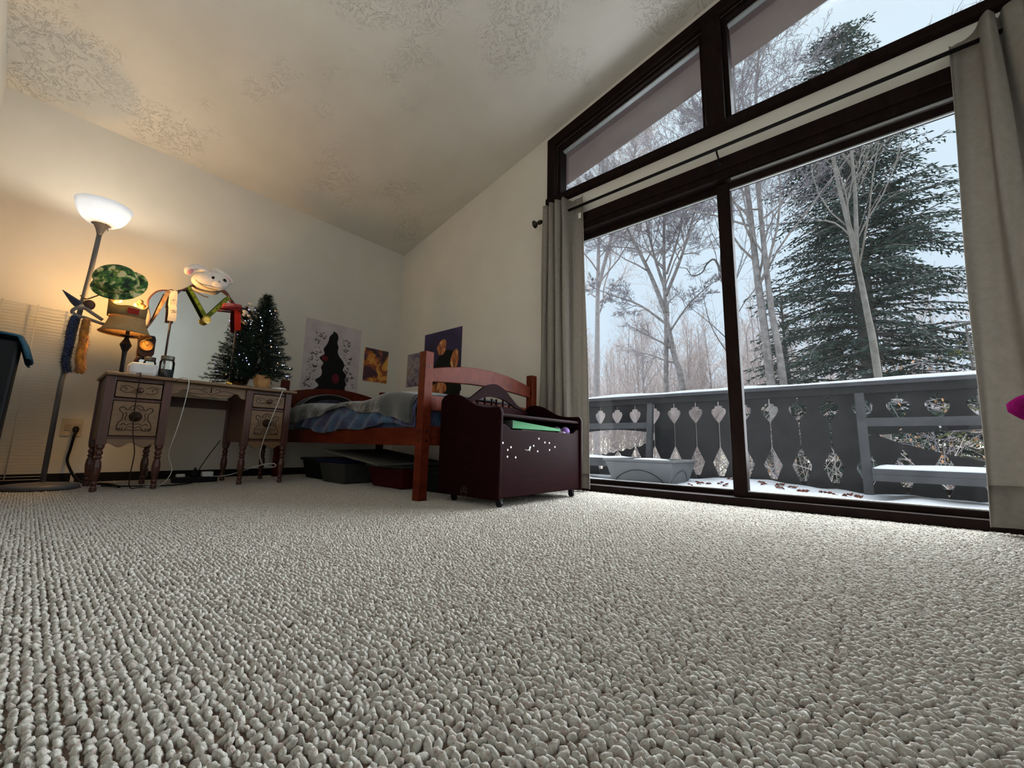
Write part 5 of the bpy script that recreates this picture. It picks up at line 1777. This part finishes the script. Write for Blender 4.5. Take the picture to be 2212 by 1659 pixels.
def cord(name, label, pts, r, mat, n=8):
    return tag(MB().tube(spline(pts, n), r, 7).build(name, mat, smooth=True), label, 'cable')
pc = thing('power_cable', 'thick black power cord plugged in below the wall outlet', 'cable', (.03, -2.46, 0))
MB().lathe([(.012, 0), (.016, .008), (.016, .03), (.008, .05)], (.012, -2.475, .365), 10, (.75, 0, -.65)).build('plug', BLACKP, pc, smooth=True)
MB().tube(spline([(.045, -2.475, .338), (.06, -2.48, .30), (.05, -2.485, .22), (.05, -2.49, .15), (.07, -2.47, .09), (.10, -2.44, .035), (.20, -2.40, .010), (.40, -2.30, .010), (.60, -2.28, .010)], 8), .0075, 8).build('cable', BLACKP, pc, smooth=True)
cord('lamp_cord', 'brown lamp cord draped over the front of the left drawers', [(.62, -2.31, .69), (.76, -2.29, .692), (.806, -2.288, .680), (.808, -2.290, .60), (.795, -2.289, .45), (.800, -2.280, .33), (.795, -2.26, .22), (.79, -2.262, .10), (.78, -2.255, .02), (.70, -2.20, .008), (.6, -2.1, .008)], .0028, mk('dark_brown_cord', (44, 30, 24), .6))
WC = mk('white_cable', (196, 194, 190), .5)
cord('white_cable', 'thin white cable hanging over the desk edge in the kneehole', [(.70, -2.10, .688), (.78, -2.072, .692), (.806, -2.055, .672), (.806, -2.055, .60), (.80, -2.062, .50), (.79, -2.075, .38), (.76, -2.085, .29), (.70, -2.085, .20), (.66, -2.05, .10), (.70, -2.10, .02), (.66, -2.18, .008)], .0026, WC)
cord('white_cable', 'white charger cable looping down in front of the right drawers', [(.735, -1.475, .690), (.79, -1.485, .690), (.812, -1.50, .655), (.812, -1.525, .56), (.805, -1.565, .40), (.80, -1.59, .27), (.79, -1.59, .19), (.78, -1.56, .135), (.77, -1.50, .115), (.765, -1.47, .128), (.76, -1.50, .142), (.74, -1.58, .125), (.62, -1.72, .06), (.50, -1.80, .045)], .0026, WC)
cord('black_cable', 'thin black cable running down behind the desk kneehole', [(.36, -1.73, .30), (.34, -1.78, .20), (.35, -1.83, .10), (.38, -1.86, .03)], .003, BLACKP)
cord('floor_cable', 'black cable lying along the carpet under the desk', [(.50, -2.35, .010), (.62, -2.2, .010), (.66, -2.05, .010), (.60, -1.95, .010), (.52, -1.90, .010)], .004, BLACKP)
ps_ = thing('power_strip', 'black power strip with white plugs on the floor under the desk', 'power strip', (.42, -1.87, 0))
MB().box(.39, -2.0, .004, .45, -1.74, .040).build('housing', BLACKP, ps_, bevel=.006)
MB().box(.40, -1.835, .040, .455, -1.77, .075).build('adapter', WHITEP, ps_, bevel=.006)
MB().box(.40, -1.98, .040, .44, -1.93, .062).build('adapter', WHITEP, ps_, bevel=.006)
MB().lathe([(.026, 0), (.024, .02), (.010, .05), (.004, .065)], (.42, -1.875, .040), 10).build('plug', BLACKP, ps_, smooth=True)

# ------------------------------------------------------------------ black bin with teal cloth at the left edge, magenta seat at the right edge
bn = thing('black_bin', 'tall black bin at the far left edge of the photo', 'bin', (.95, -2.88, 0))
frustum((.83, -2.95, 1.09, -2.77), (.80, -2.985, 1.12, -2.755), .001, .74).build('body', mk('black_bin_plastic', (14, 14, 16), .6), bn, bevel=.012)
tw_ = MB()
tw_.grid(lambda u, v: (.785 + .35 * u, -2.99 + .27 * v - .01 * math.sin(u * 7), .775 - .02 * v - (.10 * max(0, (v - .85) / .15) ** 1.5) + .008 * math.sin(u * 9)), 16, 14)
tag(tw_.build('teal_cloth', mk('teal_cloth', (40, 76, 92), .8, (28, 56, 70), 12), smooth=True, solid=.01), 'teal blue cloth draped over the top of the black bin', 'cloth')
sc2 = thing('saucer_chair', 'magenta fleece saucer chair whose edge pokes in at the right', 'chair', (4.838, -.625, 0))
MAG = mk('magenta_fleece', (88, 11, 55), .95, (68, 8, 42), 30, .5, 220, spec=0.0)
seat = MB().lathe([(.0, -.10), (.18, -.085), (.30, -.05), (.385, .0), (.408, .02), (.412, .045), (.395, .062), (.36, .055), (.28, .01), (.16, -.03), (0, -.045)], (4.838, -.625, .44), 40, (.12, .02, 1))
seat.build('seat', MAG, sc2, smooth=True)
for a in (.4, 2.0, 3.5, 5.1):
    dx, dy = math.cos(a), math.sin(a)
    MB().tube([(4.838 + .05 * dx, -.625 + .05 * dy, .36), (4.838 + .26 * dx, -.625 + .26 * dy, .008)], .010, 8).build('leg', METAL, sc2, smooth=True)
